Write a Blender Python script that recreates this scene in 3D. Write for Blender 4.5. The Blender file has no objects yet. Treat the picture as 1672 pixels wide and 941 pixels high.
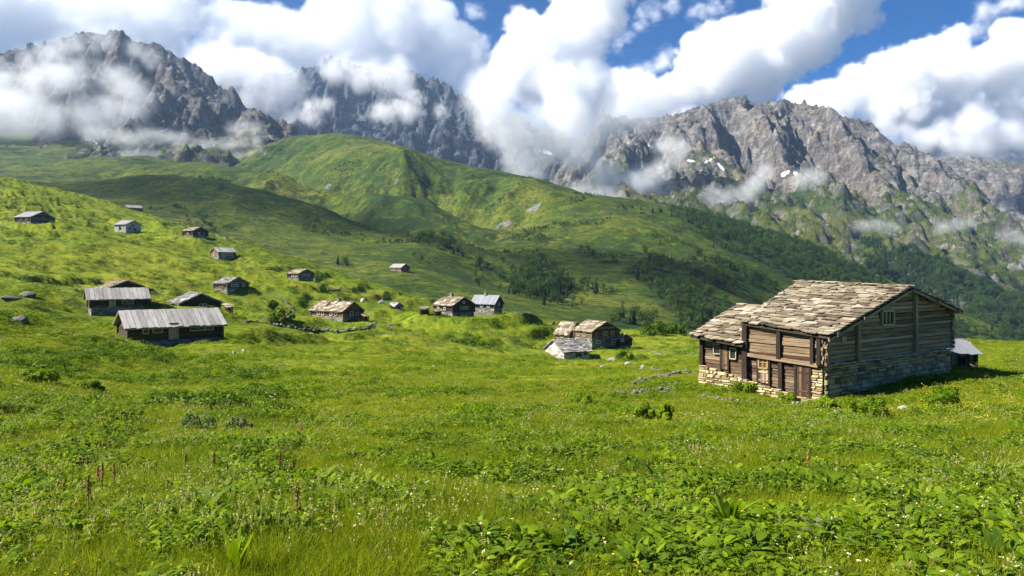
import os
import bpy, bmesh, math, random
import numpy as np
from mathutils import Vector, Matrix, Euler

random.seed(7)
RNG = np.random.default_rng(11)
FP, CX, HY, EYE = 1250.0, 836.0, 440.0, 1.7
SC = bpy.context.scene
COL = SC.collection
R = math.radians

def P(px, py, Y):
    """photo pixel + depth -> world point"""
    return Vector(((px - CX) / FP * Y, Y, EYE + (HY - py) / FP * Y))

# ------------------------------------------------------------------ noise
def _hash(ix, iy, seed):
    h = (ix.astype(np.int64) * 374761393 + iy.astype(np.int64) * 668265263 + seed * 1274126177) & 0xFFFFFFFF
    h = ((h ^ (h >> 13)) * 1274126177) & 0xFFFFFFFF
    h = ((h ^ (h >> 16)) * 2246822519) & 0xFFFFFFFF
    return ((h ^ (h >> 15)) & 0xFFFFFF) / float(0x1000000)

def pnoise(x, y, seed=0):
    x0 = np.floor(x); y0 = np.floor(y)
    fx = x - x0; fy = y - y0
    ux = fx * fx * fx * (fx * (fx * 6 - 15) + 10); uy = fy * fy * fy * (fy * (fy * 6 - 15) + 10)
    def g(i, j):
        a = _hash(x0 + i, y0 + j, seed) * 2 * np.pi
        return np.cos(a) * (fx - i) + np.sin(a) * (fy - j)
    a = g(0, 0) * (1 - ux) + g(1, 0) * ux
    b = g(0, 1) * (1 - ux) + g(1, 1) * ux
    return (a * (1 - uy) + b * uy) * 1.4

def fbm(x, y, octv=5, seed=0, gain=.5, lac=2.03):
    s = 0; a = 1.0; t = 0
    for k in range(octv):
        s = s + a * pnoise(x, y, seed + k * 17); t += a
        a *= gain; x = x * lac + 13.7; y = y * lac + 7.1
    return s / t

def ridged(x, y, octv=5, seed=0, gain=.5):
    s = 0; a = 1.0; t = 0
    for k in range(octv):
        n = 1 - np.abs(pnoise(x, y, seed + k * 17)) * 1.6
        s = s + a * n; t += a
        a *= gain; x = x * 2.07 + 3.7; y = y * 2.07 + 9.1
    return s / t

def sstep(a, b, x):
    t = np.clip((x - a) / (b - a), 0, 1)
    return t * t * (3 - 2 * t)

def erosion(px, py, dx, dy, seed):
    ix = np.floor(px); iy = np.floor(py); fx = px - ix; fy = py - iy
    vh = np.zeros_like(px); vx = np.zeros_like(px); vy = np.zeros_like(px); wt = np.zeros_like(px)
    for i in range(-2, 2):
        for j in range(-2, 2):
            hx = _hash(ix - i, iy - j, seed) * .5; hy = _hash(ix - i, iy - j, seed + 5) * .5
            qx = fx + i - hx; qy = fy + j - hy
            w = np.exp(-2 * (qx * qx + qy * qy)); wt += w
            mag = (qx * dx + qy * dy) * 2 * np.pi
            vh += np.cos(mag) * w; s = -np.sin(mag) * w
            vx += s * dx; vy += s * dy
    return vh / wt, vx / wt, vy / wt

def erode(X, Y, Z, cell, scale, amp, octv, seed, slope_k=1.6, branch=1.0, gain=.45, mask=1.0):
    """gullies that run down the slope of Z (regular grid)"""
    gy, gx = np.gradient(Z, cell)
    m = np.sqrt(gx * gx + gy * gy) + 1e-6
    k = np.minimum(m * slope_k, 1.3) / m
    bx, by = gy * k, -gx * k
    h = np.zeros_like(Z); ex = np.zeros_like(Z); ey = np.zeros_like(Z)
    f = 1.0; a = 1.0
    for o in range(octv):
        eh, e1, e2 = erosion(X / scale * f, Y / scale * f, bx + ey * branch, by - ex * branch, seed + o * 31)
        h += eh * a; ex += e1 * a * .35; ey += e2 * a * .35
        f *= 2; a *= gain
    return Z + h * amp * mask * np.clip(m * 1.8, .1, 1.2)

# --------------------------------------------------------- surfaces from survey points
class Fit:
    """thin-plate surface through surveyed points (bearing, log distance) -> elevation angle"""
    def __init__(self, pts, k=1.4, smooth=1e-4, crest_drop=None):
        q = []
        for p in pts:
            q.append(p[:3])
            if len(p) > 3:                        # crest: ground falls away behind
                d = p[3]
                q.append((p[0], p[1] + d, p[2] * 1.22)); q.append((p[0], p[1] + d * 2.6, p[2] * 1.6))
        a = np.array(q, float)
        self.u = (a[:, 0] - CX) / FP * k; self.l = np.log(a[:, 2]); self.k = k
        v = (HY - a[:, 1]) / FP
        n = len(a)
        K = self._phi(self.u[:, None] - self.u[None], self.l[:, None] - self.l[None]) + smooth * np.eye(n)
        Pm = np.c_[np.ones(n), self.u, self.l]
        A = np.zeros((n + 3, n + 3)); A[:n, :n] = K; A[:n, n:] = Pm; A[n:, :n] = Pm.T
        self.w = np.linalg.solve(A, np.r_[v, 0, 0, 0]); self.n = n
    @staticmethod
    def _phi(a, b):
        r2 = a * a + b * b
        return .5 * r2 * np.log(r2 + 1e-9)
    def __call__(self, X, Y):
        Y = np.maximum(np.asarray(Y, float), .5)
        u = np.clip(X / Y, -1.2, 1.2) * self.k; l = np.log(Y)
        r = self.w[self.n] + self.w[self.n + 1] * u + self.w[self.n + 2] * l
        for i in range(self.n):
            r = r + self.w[i] * self._phi(u - self.u[i], l - self.l[i])
        return EYE + r * Y

# ------------------------------------------------------------------ mesh + node helpers
def set_attr(me, name, arr, typ='FLOAT', dom='POINT'):
    at = me.attributes.new(name, typ, dom)
    arr = np.ascontiguousarray(arr, np.float32 if typ != 'INT' else np.int32).ravel()
    at.data.foreach_set({'FLOAT': 'value', 'INT': 'value', 'FLOAT_VECTOR': 'vector', 'FLOAT_COLOR': 'color'}[typ], arr)

def raw_mesh(name, co, quads=None, tris=None, smooth=True):
    me = bpy.data.meshes.new(name)
    co = np.asarray(co, np.float32)
    me.vertices.add(len(co)); me.vertices.foreach_set('co', co.ravel())
    li = []; st = []; n0 = 0
    if quads is not None and len(quads):
        q = np.asarray(quads, np.int32); li.append(q.ravel()); st.append(np.arange(len(q)) * 4); n0 = len(q) * 4
    if tris is not None and len(tris):
        t = np.asarray(tris, np.int32); li.append(t.ravel()); st.append(n0 + np.arange(len(t)) * 3)
    li = np.concatenate(li); st = np.concatenate(st)
    me.loops.add(len(li)); me.loops.foreach_set('vertex_index', li.astype(np.int32))
    me.polygons.add(len(st)); me.polygons.foreach_set('loop_start', st.astype(np.int32))
    me.update(calc_edges=True)
    if smooth: me.polygons.foreach_set('use_smooth', np.ones(len(st), bool))
    me.validate()
    return me

def grid_mesh(name, X, Y, Z, attrs={}, keep=None):
    ny, nx = X.shape
    idx = np.arange(nx * ny).reshape(ny, nx)
    q = np.stack([idx[:-1, :-1], idx[:-1, 1:], idx[1:, 1:], idx[1:, :-1]], -1)
    if keep is not None: q = q[keep[:-1, :-1]]
    q = q.reshape(-1, 4)
    co = np.stack([X, Y, Z], -1).reshape(-1, 3)
    vals = {k: v.ravel() for k, v in attrs.items()}
    if keep is not None:
        used = np.unique(q); remap = np.zeros(nx * ny, np.int64); remap[used] = np.arange(len(used))
        q = remap[q]; co = co[used]; vals = {k: v[used] for k, v in vals.items()}
    me = raw_mesh(name, co, q)
    for k, v in vals.items(): set_attr(me, k, v)
    return me

def tag(o, label=None, cat=None, group=None, kind=None):
    if label: o['label'] = label
    if cat: o['category'] = cat
    if group: o['group'] = group
    if kind: o['kind'] = kind
    return o

def link(name, me, m=None, parent=None):
    o = bpy.data.objects.new(name, me); COL.objects.link(o)
    if m is not None and me is not None:
        me.materials.clear()
        for x in (m if isinstance(m, (list, tuple)) else [m]): me.materials.append(x)
    if parent is not None: o.parent = parent
    return o

def empty(name, loc, rz=0.0):
    o = bpy.data.objects.new(name, None); COL.objects.link(o)
    o.location = loc; o.rotation_euler = (0, 0, rz); o.empty_display_size = .3
    return o

class NT:
    """little node-graph writer"""
    def __init__(self, name, vol=False):
        self.m = bpy.data.materials.new(name); self.m.use_nodes = True
        self.t = self.m.node_tree; self.t.nodes.clear()
        self.out = self.t.nodes.new('ShaderNodeOutputMaterial')
    def n(self, typ, ins={}, out=0, **props):
        nd = self.t.nodes.new(typ)
        for k, v in props.items(): setattr(nd, k, v)
        for k, v in ins.items(): self.put(nd.inputs[k], v)
        return nd.outputs[out]
    def put(self, sock, v):
        if isinstance(v, bpy.types.NodeSocket): self.t.links.new(v, sock)
        else:
            if sock.type == 'RGBA' and len(v) == 3: v = (*v, 1)
            sock.default_value = v
    def geo(self): return self.n('ShaderNodeNewGeometry')
    def objc(self): return self.n('ShaderNodeTexCoord', out=3)
    def attr(self, name, out=2): return self.n('ShaderNodeAttribute', out=out, attribute_name=name)
    def noise(self, vec, scale, detail=4, rough=.55, dist=0, out=0):
        return self.n('ShaderNodeTexNoise', {'Vector': vec, 'Scale': scale, 'Detail': detail, 'Roughness': rough, 'Distortion': dist}, out)
    def scale(self, vec, s): return self.n('ShaderNodeVectorMath', {0: vec, 1: s}, operation='MULTIPLY')
    def math(self, op, a, b=0.0, c=0.0, clamp=False):
        return self.n('ShaderNodeMath', {0: a, 1: b, 2: c}, operation=op, use_clamp=clamp)
    def ramp(self, f, stops, interp='LINEAR', out=0):
        nd = self.t.nodes.new('ShaderNodeValToRGB'); cr = nd.color_ramp; cr.interpolation = interp
        while len(cr.elements) < len(stops): cr.elements.new(.5)
        for e, (p, c) in zip(cr.elements, stops):
            e.position = p; e.color = (*c, 1) if len(c) == 3 else c
        self.t.links.new(f, nd.inputs[0]); return nd.outputs[out]
    def mr(self, v, a, b, c=0.0, d=1.0, smooth=False):
        return self.n('ShaderNodeMapRange', {0: v, 1: a, 2: b, 3: c, 4: d}, interpolation_type='SMOOTHSTEP' if smooth else 'LINEAR')
    def mix(self, f, a, b, mode='MIX'):
        nd = self.t.nodes.new('ShaderNodeMix'); nd.data_type = 'RGBA'; nd.blend_type = mode; nd.clamp_factor = True
        self.put(nd.inputs[0], f); self.put(nd.inputs[6], a); self.put(nd.inputs[7], b)
        return nd.outputs[2]
    def hsv(self, c, h=.5, s=1.0, v=1.0): return self.n('ShaderNodeHueSaturation', {'Hue': h, 'Saturation': s, 'Value': v, 'Color': c})
    def bump(self, h, dist=.1, st=1.0, nrm=None):
        i = {'Height': h, 'Distance': dist, 'Strength': st}
        if nrm is not None: i['Normal'] = nrm
        return self.n('ShaderNodeBump', i)
    def bsdf(self, col, rough=.9, nrm=None, spec=.2, metal=0.0, **k):
        i = {'Base Color': col, 'Roughness': rough, 'Specular IOR Level': spec, 'Metallic': metal}
        if nrm is not None: i['Normal'] = nrm
        i.update(k)
        return self.n('ShaderNodeBsdfPrincipled', i)
    def done(self, sh, vol=False):
        self.t.links.new(sh, self.out.inputs[1 if vol else 0]); return self.m

def gn_new(name):
    ng = bpy.data.node_groups.new(name, 'GeometryNodeTree')
    ng.interface.new_socket('Geometry', in_out='INPUT', socket_type='NodeSocketGeometry')
    ng.interface.new_socket('Geometry', in_out='OUTPUT', socket_type='NodeSocketGeometry')
    return ng
class GN:
    def __init__(self, name):
        self.g = gn_new(name); self.i = self.g.nodes.new('NodeGroupInput'); self.o = self.g.nodes.new('NodeGroupOutput')
    def n(self, typ, ins={}, out=0, **props):
        nd = self.g.nodes.new(typ)
        for k, v in props.items(): setattr(nd, k, v)
        for k, v in ins.items():
            if isinstance(v, bpy.types.NodeSocket): self.g.links.new(v, nd.inputs[k])
            else: nd.inputs[k].default_value = v
        return nd.outputs[out]
    def m(self, op, a, b=0.0, c=0.0, clamp=False): return self.n('ShaderNodeMath', {0: a, 1: b, 2: c}, operation=op, use_clamp=clamp)

HAZE = 4.8e-5; HAZE_TOP = 1180; EXPO = 1.52; VB = 22; VSR = 3.0
# ================================================================== TERRAIN
MEADOW = [
 (836,941,6.0),(0,941,6.2),(1672,941,6.0),(400,941,6.1),(1250,941,6.0),(-700,941,6.0),(2400,941,6.0),
 (836,1500,2.2),(-400,1500,2.2),(2100,1500,2.2),
 (836,800,11.5),(300,800,11.2),(1400,800,11.5),(-100,800,11),(1800,800,12),(-700,790,11),(2400,800,12),
 (836,705,23),(300,700,21),(1300,710,23),(1672,705,24),(0,690,20),(-500,670,20),(2300,700,24),
 (500,635,42),(700,640,42),(250,622,42),(100,610,38),(0,600,35),(-300,570,36),
 (1330,658,42),(1150,627,49),(1440,632,45),(1552,609,50.5),(1600,605,53),(1672,612,52),(1000,640,47),(2100,610,60),
 (1250,600,62),(1450,588,66),
 (1672,563,112,14),(1590,561,115,14),(1450,556,130,16),(1300,551,160,16),(1140,546,225,16),(2000,566,110,16),(2500,570,100,16),
 (1100,600,85),(960,590,140),(890,580,150),(966,571,165),(1035,568,170),(920,588,149),
 (850,590,112),(700,565,112),(520,560,102),(640,545,150),
 (560,531,189),(505,528,191),(600,527,191),
 (285,564,78),(365,559,80),(205,567,76),(140,560,68),(420,562,84),
 (60,545,62),(-80,520,62),
 (200,509,112),(150,506,106),(245,506,114),(60,480,112),(-80,450,120),(-400,420,90),
 (325,504,128),(420,512,135),
 (371,479,205),(405,478,208),(340,474,205),(250,452,205),(130,432,200),(0,410,205),(-150,380,210),
 (488,460,240),(512,457,243),(430,445,255),(300,420,262),
 (358,421,300),(384,420,303),(316,389,325),(340,389,327),(206,378,335),(230,377,337),(130,372,300),(52,368,265),(88,367,268),(0,358,280),(-150,330,290),
 (-200,262,450,14),(0,289,455,14),(90,308,450,14),(170,327,450,14),(222,345,452,14),(300,369,430,14),(370,391,415,14),(450,418,395,14),(560,450,365,12),(640,472,335,12),(700,489,305,11),
 (620,495,225),(650,506,222),(560,488,245),
 (740,520,190),(774,518,194),(706,519,191),(807,512,205),(822,510,209),
 (690,552,168),(760,558,163),(820,545,175),(860,552,175),
 (850,517,245,9),(920,529,245,9),(1000,540,245,10),
]
HILLS = [
 (700,489,400),(850,506,410),(1000,533,400),(1140,540,450),(1300,558,600),(1672,620,900),(1500,580,760),(2200,640,900),
 (560,455,470),(652,446,480),(400,420,520),(250,380,560),(0,330,600),(-300,290,600),
 (880,487,560),(960,490,545),(1000,503,500),(1060,520,470),(1100,505,530),(1200,508,620),(1160,470,700),
 (130,322,760),(300,299,900,5),(200,305,880),(420,323,860,5),(540,352,810,6),(620,379,760,6),(700,397,730,6),(770,412,700,6),
 (560,400,640),(660,420,600),
 (840,430,720),(900,450,680),(1000,455,690),(930,372,1000),(830,320,1230),(700,335,1080),(760,365,960),(620,330,1120),
 (1000,400,900),(1100,430,830),(1150,425,860),(1250,470,820),(1380,510,860),
 (490,231,1700,12),(580,229,1620,12),(640,237,1570,12),(720,264,1510,12),(800,281,1460,12),(850,291,1440,12),(920,308,1420,12),(980,326,1400,12),(1060,340,1390,12),(1150,353,1370,12),
 (1230,372,1330,12),(1300,396,1290,12),(1360,420,1250,12),(1420,448,1200,12),(1500,487,1130,12),(1600,535,1020,10),(1672,570,960,10),(2000,640,900,8),
 (640,275,1380),(560,270,1450),(480,300,1200),(560,320,1080),(420,290,1240),(350,275,1350),(250,268,1500),(100,285,1250),(0,290,1150),
 (0,243,1800),(100,262,1700),(200,256,1850),(300,250,1900),(400,245,1850),(-200,225,1800),(0,205,2300),(200,215,2300),(400,225,2200),(470,232,1900,8),
]
PEAK_L = [
 (-300,150,2500,20),(-150,120,2500,20),(-40,95,2500,20),(0,102,2500,20),(30,108,2480,20),(60,99,2480,20),(100,82,2480,20),(150,75,2480,20),(190,66,2480,20),(215,78,2470,20),(240,90,2450,20),(290,121,2400,20),(330,150,2350,20),(380,177,2280,20),
 (430,196,2220,20),(470,214,2150,20),(500,240,2080,20),(540,280,2000,20),
 (-200,230,2050),(0,225,2050),(100,225,2050),(200,220,2020),(300,225,1960),(400,240,1880),(470,262,1820),(560,330,1750),
 (190,150,2250),(100,160,2250),(0,170,2250),(280,180,2170),(350,215,2060),
 (-200,300,1650),(0,290,1650),(200,285,1620),(350,300,1560),(450,320,1500),(560,370,1450),
]
PEAK_M = [
 (380,150,4300,18),(420,145,4300,18),(470,148,4300,18),(520,132,4300,18),(560,126,4300,18),(610,140,4250,18),(640,142,4250,18),(690,143,4200,18),(720,165,4150,18),(745,180,4150,18),(765,184,4150,18),(800,200,4100,18),(850,214,4050,18),(900,235,4000,18),(960,250,4000,18),(1030,240,4000,18),
 (400,235,3500),(560,230,3450),(700,250,3350),(800,262,3300),(900,280,3300),(1000,290,3300),
 (400,300,2800),(560,300,2800),(700,310,2750),(850,330,2700),(1000,350,2700),
 (560,175,3900),(690,195,3780),(800,235,3700),(470,190,3850),
]
PEAK_R = [
 (900,300,3050,18),(940,250,3050,18),(985,190,3050,20),(1010,193,3050,20),(1045,206,3030,20),(1075,197,3000,20),(1110,190,3000,20),(1160,180,2980,20),(1195,172,2960,20),(1215,175,2950,20),(1240,168,2940,20),(1270,170,2920,20),(1290,182,2900,20),(1320,188,2880,20),(1345,187,2860,20),(1370,200,2830,20),(1400,214,2800,20),(1440,232,2750,20),
 (1500,268,2680,20),(1560,296,2600,20),(1600,322,2520,20),(1640,362,2400,20),(1700,415,2250,20),(1800,470,2100,20),(2000,500,2000,20),
 (1000,280,2500),(1100,272,2480),(1200,285,2450),(1300,290,2420),(1400,300,2380),(1500,340,2300),(1600,390,2150),
 (1000,345,2000),(1100,340,1980),(1250,340,1950),(1350,350,1950),(1450,390,1880),(1550,430,1800),(1672,460,1700),(1800,520,1600),
 (1000,420,1550),(1200,420,1550),(1350,435,1500),(1450,465,1450),(1550,500,1400),(1672,520,1350),(1800,570,1300),
 (1300,560,1150),(1500,590,1120),(1672,610,1120),(1900,650,1100),(1000,500,1200),
 (1240,225,2720),(1150,225,2760),(1345,240,2650),(1450,280,2560),
]
PEAK_F = [
 (1400,330,4300,14),(1480,285,4250,14),(1530,272,4200,14),(1580,264,4200,14),(1620,268,4150,14),(1650,276,4100,14),(1690,285,4000,14),(1760,295,3900,14),(1900,320,3900,14),
 (1500,350,3600),(1600,340,3550),(1672,350,3400),(1800,380,3300),(1400,400,3300),
 (1500,430,2900),(1600,430,2800),(1672,440,2700),(1800,470,2600),
 (1640,300,3700),(1672,310,3600),
]
FAR = [(1350,270,6900,10),(1430,245,6900,10),(1480,238,6900,10),(1520,244,6900,10),(1560,232,6900,10),(1590,240,6900,10),(1630,226,6900,10),(1672,236,6900,10),(1740,240,6900,10),(1850,260,6900,10),
 (1350,320,5800),(1500,310,5700),(1672,310,5700),(1850,330,5700),(1500,380,4800),(1672,380,4800)]

def cart(x0, x1, y0, y1, c):
    xs = np.arange(x0, x1 + c * .5, c); ys = np.arange(y0, y1 + c * .5, c)
    return np.meshgrid(xs, ys)

def slope_of(Z, c):
    gy, gx = np.gradient(Z, c); return np.sqrt(gx * gx + gy * gy), gx, gy

def blur(a, n):
    for _ in range(n):
        p = np.pad(a, 1, mode='edge')
        a = (p[:-2, 1:-1] + p[2:, 1:-1] + p[1:-1, :-2] + p[1:-1, 2:] + 4 * a) / 8
    return a

class Land:
    """keeps a grid for height look-ups"""
    def __init__(self, X, Y, Z): self.x0, self.y0 = X[0, 0], Y[0, 0]; self.c = X[0, 1] - X[0, 0]; self.Z = Z
    def __call__(self, x, y):
        fx = (np.asarray(x, float) - self.x0) / self.c; fy = (np.asarray(y, float) - self.y0) / self.c
        ny, nx = self.Z.shape
        fx = np.clip(fx, 0, nx - 1.001); fy = np.clip(fy, 0, ny - 1.001)
        i = fx.astype(int); j = fy.astype(int); a = fx - i; b = fy - j
        Z = self.Z
        return (Z[j, i] * (1 - a) + Z[j, i + 1] * a) * (1 - b) + (Z[j + 1, i] * (1 - a) + Z[j + 1, i + 1] * a) * b

# ---- meadow: sheet whose spacing grows with distance
_fm = Fit(MEADOW)
def pads(X, Y, z):
    """level building pads are handled by foundations; kept for mounds beside the houses"""
    def mound(px, Yc, h, rx, ry):
        c = (px - CX) / FP * Yc
        return h * np.exp(-((X - c) / rx) ** 2 - ((Y - Yc) / ry) ** 2)
    z = z + mound(845, 196, 3.0, 5, 8) + mound(700, 183, 1.8, 11, 6) + mound(790, 184, 1.2, 8, 5)
    z = z + mound(30, 54, 1.2, 9, 6) + mound(130, 60, .9, 7, 6) - mound(700, 163, 1.0, 16, 4)
    z = z + mound(440, 180, 1.2, 8, 8) + mound(60, 256, 1.5, 10, 7)
    return z
def px_bear(X, Y): return X / np.maximum(Y, 1) * FP + CX
def meadow_z(X, Y):
    X = np.asarray(X, float); Y = np.asarray(Y, float)
    z = pads(X, Y, _fm(X, Y))
    d = np.sqrt(X * X + Y * Y)
    left = sstep(.15, -.5, X / np.maximum(Y, 1))
    fade = sstep(3, 9, d)
    z = z + fade * (fbm(X / 3.3, Y / 3.3, 3, 5) * (.10 + .16 * left * sstep(14, 30, d)))
    far = sstep(40, 140, d)
    z = z + far * fbm(X / 26, Y / 26, 5, 9, .55) * (1.0 + 1.6 * left)
    z = z + far * np.minimum(0, fbm(X / 16 + 3, Y / 16, 3, 12)) * 1.2
    st = 3.2; q = z / st + 1.3 * fbm(X / 60, Y / 60, 3, 33); fq = q - np.floor(q); tm = far * sstep(.55, -.1, X / Y) * sstep(-.15, .25, fbm(X / 75, Y / 55, 3, 35))
    z = z + tm * .9 * st * (sstep(.62, .98, fq) - fq)
    bk = (px_bear(X, Y)); wnd = sstep(648, 670, bk) * sstep(825, 800, bk)
    z = z + wnd * 3.2 * (sstep(161, 167.5, Y + 3 * fbm(X / 9, Y / 9, 2, 37)) - .9) * sstep(140, 160, Y) * sstep(200, 178, Y)
    ter = pnoise(X / 30 + fbm(X / 50, Y / 50, 2, 3) * 1.5, Y / 7.0, 21)
    z = z + far * np.clip(ter, -.4, .4) * 1.3 * (.4 + left)
    return z
def polar(us, ls):
    U, L = np.meshgrid(us, ls); Yv = np.exp(L); return U * Yv, Yv
us = np.r_[np.linspace(-2.6, -.78, 90)[:-1], np.linspace(-.78, .78, 1300), np.linspace(.78, 2.6, 90)[1:]]
ls = np.r_[np.linspace(math.log(1.2), math.log(5), 40)[:-1], np.linspace(math.log(5), math.log(560), 520)]
MX, MY = polar(us, ls)
MZ = meadow_z(MX, MY)
_lls = ls
def ground(x, y):
    """height of the built meadow sheet"""
    x = np.asarray(x, float); y = np.asarray(y, float)
    fu = np.interp(x / y, us, np.arange(len(us))); fl = np.interp(np.log(y), ls, np.arange(len(ls)))
    i = np.minimum(fu.astype(int), len(us) - 2); j = np.minimum(fl.astype(int), len(ls) - 2)
    a = fu - i; b = fl - j
    return (MZ[j, i] * (1 - a) + MZ[j, i + 1] * a) * (1 - b) + (MZ[j + 1, i] * (1 - a) + MZ[j + 1, i + 1] * a) * b
def behind_cam():
    pass

# ---- hills beyond the meadow
HC = 2.6
HX, HYY = cart(-1500, 1450, 360, 2400, HC * 1.0)
HZ = Fit(HILLS, smooth=2e-4)(HX, HYY)
_far = sstep(420, 800, HYY)
HZ = HZ + _far * fbm(HX / 260, HYY / 260, 4, 41) * 16
HZ = erode(HX, HYY, HZ, HC, 200, 15, 6, 51, slope_k=2.0, branch=1.0, gain=.46, mask=_far * sstep(-.5, .5, fbm(HX / 420, HYY / 420, 2, 77)) + .12)
HZ = HZ + _far * (ridged(HX / 60, HYY / 60, 4, 57) - .55) * 3.5
_sl = slope_of(blur(HZ, 3), HC)[0]
HROCK = sstep(.33, .5, fbm(HX / 75, HYY / 75, 5, 90) + .30 * (_sl - .8)) * sstep(.55, .9, _sl)
HZ = HZ + HROCK * (ridged(HX / 26, HYY / 26, 4, 91) - .5) * 6
HFOR = np.zeros_like(HZ)
hills_land = Land(HX, HYY, HZ)

def mountain(pts, x0, x1, y0, y1, c, sc, amp, seed, octv=5, k=1.4, rough=20, gain=.55, big=16, slope_k=1.5, cap=14, drop=0, rib=110, skew=0.0):
    X, Y = cart(x0, x1, y0, y1, c)
    b = Fit(pts, k=k, smooth=2e-4)(X, Y)
    b = b + fbm(X / 500, Y / 500, 3, seed) * big + fbm(X / 130, Y / 130, 2, seed + 3) * 12
    Z = erode(X, Y, b, c, sc, amp, octv, seed + 1, slope_k=slope_k, branch=1.0, gain=gain)
    Z = Z + (ridged(X / 95, Y / 95, 6, seed + 2, .55) - .55) * rough + (ridged(X / 34 + Z / 60, Y / 34, 4, seed + 9, .6) - .5) * rough * .7
    Xw = X + 70 * fbm(X / 320, Y / 320, 3, seed + 31) * (c / 4.5); Yw = Y + skew * X; q = c / 4.5
    rb = ridged(Xw / (150 * q), Yw / (520 * q), 3, seed + 33, .55); Z = Z + (rb - .6) * rib
    ex = Z - b; Z = b + np.where(ex > cap, cap + (ex - cap) * .42, ex) + ((ridged(X / 60, Y / 60, 4, seed + 21, .6) - .55) * 34 + (ridged(X / 21, Y / 21, 3, seed + 23, .6) - .55) * 9) * (cap / 14)
    return X, Y, Z - drop, b

lands = {}
lands['left_peak'] = mountain(PEAK_L, -2500, -250, 1500, 2900, 4.5, 250, 90, 101, octv=6, drop=22, gain=.48, rough=15, skew=-.5)
lands['middle_range'] = mountain(PEAK_M, -1800, 900, 2900, 4900, 7.5, 360, 110, 201, rough=40, octv=5, cap=28, rib=190)
lands['right_massif'] = mountain(PEAK_R, 100, 2700, 1150, 3400, 4.5, 290, 120, 301, octv=6, drop=42, gain=.46, rough=15, skew=.25)
lands['far_right_peak'] = mountain(PEAK_F, 1500, 3500, 2500, 4800, 8, 400, 70, 401)
lands['distant_range'] = mountain(FAR, 2000, 5600, 4800, 7600, 16, 500, 90, 501)
# ================================================================== LAND MATERIALS
def grass_mat(name, near=False, sh=1.0, dry=.5, sat=1.0):
    g = NT(name); pos = g.geo()
    big = g.noise(pos, 1 / 70, 5, .6); mid = g.noise(pos, 1 / 9, 5, .62); fine = g.noise(pos, .9, 5, .7)
    f = g.math('ADD', g.math('MULTIPLY', big, .55), g.math('MULTIPLY', mid, .45))
    c = g.ramp(f, [(.32, (.045, .080, .005)), (.45, (.105, .145, .007)), (.55, (.160, .184, .010)), (.70, (.215, .195, .024))])
    spk = g.ramp(fine, [(.30, (.42, .47, .42)), (.48, (.9, .9, .9)), (.66, (1.18, 1.14, 1.06))])
    c = g.mix(1.0, c, spk, 'MULTIPLY')
    # low dark herbs and dwarf shrubs in patches
    sm = g.noise(pos, 1 / 5.5, 6, .68); sp = g.noise(pos, 1 / 45, 3, .5)
    m = g.mr(g.math('ADD', sm, g.math('MULTIPLY', sp, .5)), .82, .92)
    c = g.mix(m, c, (.022 * sh, .048 * sh, .010 * sh))
    soil = g.mr(g.noise(g.scale(pos, (1 / 14, 1 / 5, 1 / 3)), 1.0, 6, .65), .66, .72)
    c = g.mix(g.math('MULTIPLY', soil, .7), c, (.12, .092, .05))
    rock = g.attr('rock')
    rn = g.math('ADD', rock, g.math('MULTIPLY', g.math('SUBTRACT', g.noise(pos, 1 / 14, 6, .7), .5), .9))
    rm = g.mr(rn, .42, .56)
    rc = g.ramp(g.noise(pos, 1 / 6, 8, .72), [(.3, (.06, .058, .055)), (.5, (.19, .18, .165)), (.68, (.36, .34, .31))])
    c = g.mix(rm, c, rc)
    h = g.math('ADD', g.math('MULTIPLY', mid, 1.6), g.math('MULTIPLY', fine, .35))
    b = g.bump(h, .8, .9)
    return g.done(g.bsdf(c, .95, b, spec=.1))

def hill_mat():
    g = NT('hill_turf'); pos = g.geo()
    big = g.noise(pos, 1 / 190, 5, .6); mid = g.noise(pos, 1 / 26, 6, .66); fine = g.noise(pos, 1 / 5, 6, .72)
    f = g.math('ADD', g.math('MULTIPLY', big, .5), g.math('MULTIPLY', mid, .5))
    c = g.ramp(f, [(.35, (.016, .034, .006)), (.46, (.040, .066, .008)), (.56, (.082, .098, .012)), (.68, (.125, .112, .030))])
    spk = g.ramp(fine, [(.34, (.18, .26, .22)), (.47, (.8, .84, .8)), (.62, (1.4, 1.3, 1.15))])
    c = g.mix(1.0, c, spk, 'MULTIPLY')
    m = g.mr(g.math('ADD', g.noise(pos, 1 / 16, 7, .72), g.math('MULTIPLY', g.noise(pos, 1 / 150, 3, .5), .6)), .79, .90)
    c = g.mix(g.math('MULTIPLY', m, .85), c, (.018, .038, .010))
    wd = g.attr('wood'); c = g.mix(wd, c, (.016, .034, .011))
    rock = g.attr('rock')
    rn = g.math('ADD', rock, g.math('MULTIPLY', g.math('SUBTRACT', g.noise(pos, 1 / 22, 7, .72), .5), 1.1))
    rm = g.mr(rn, .46, .60)
    rc = g.ramp(g.noise(g.scale(pos, (1, 1, .45)), 1 / 9, 8, .75), [(.3, (.035, .034, .032)), (.5, (.11, .106, .098)), (.68, (.24, .23, .21))])
    c = g.mix(rm, c, rc)
    b = g.bump(g.math('ADD', mid, g.math('MULTIPLY', fine, .3)), 5.0, .8)
    return g.done(g.bsdf(c, .95, b, spec=.08))

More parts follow.
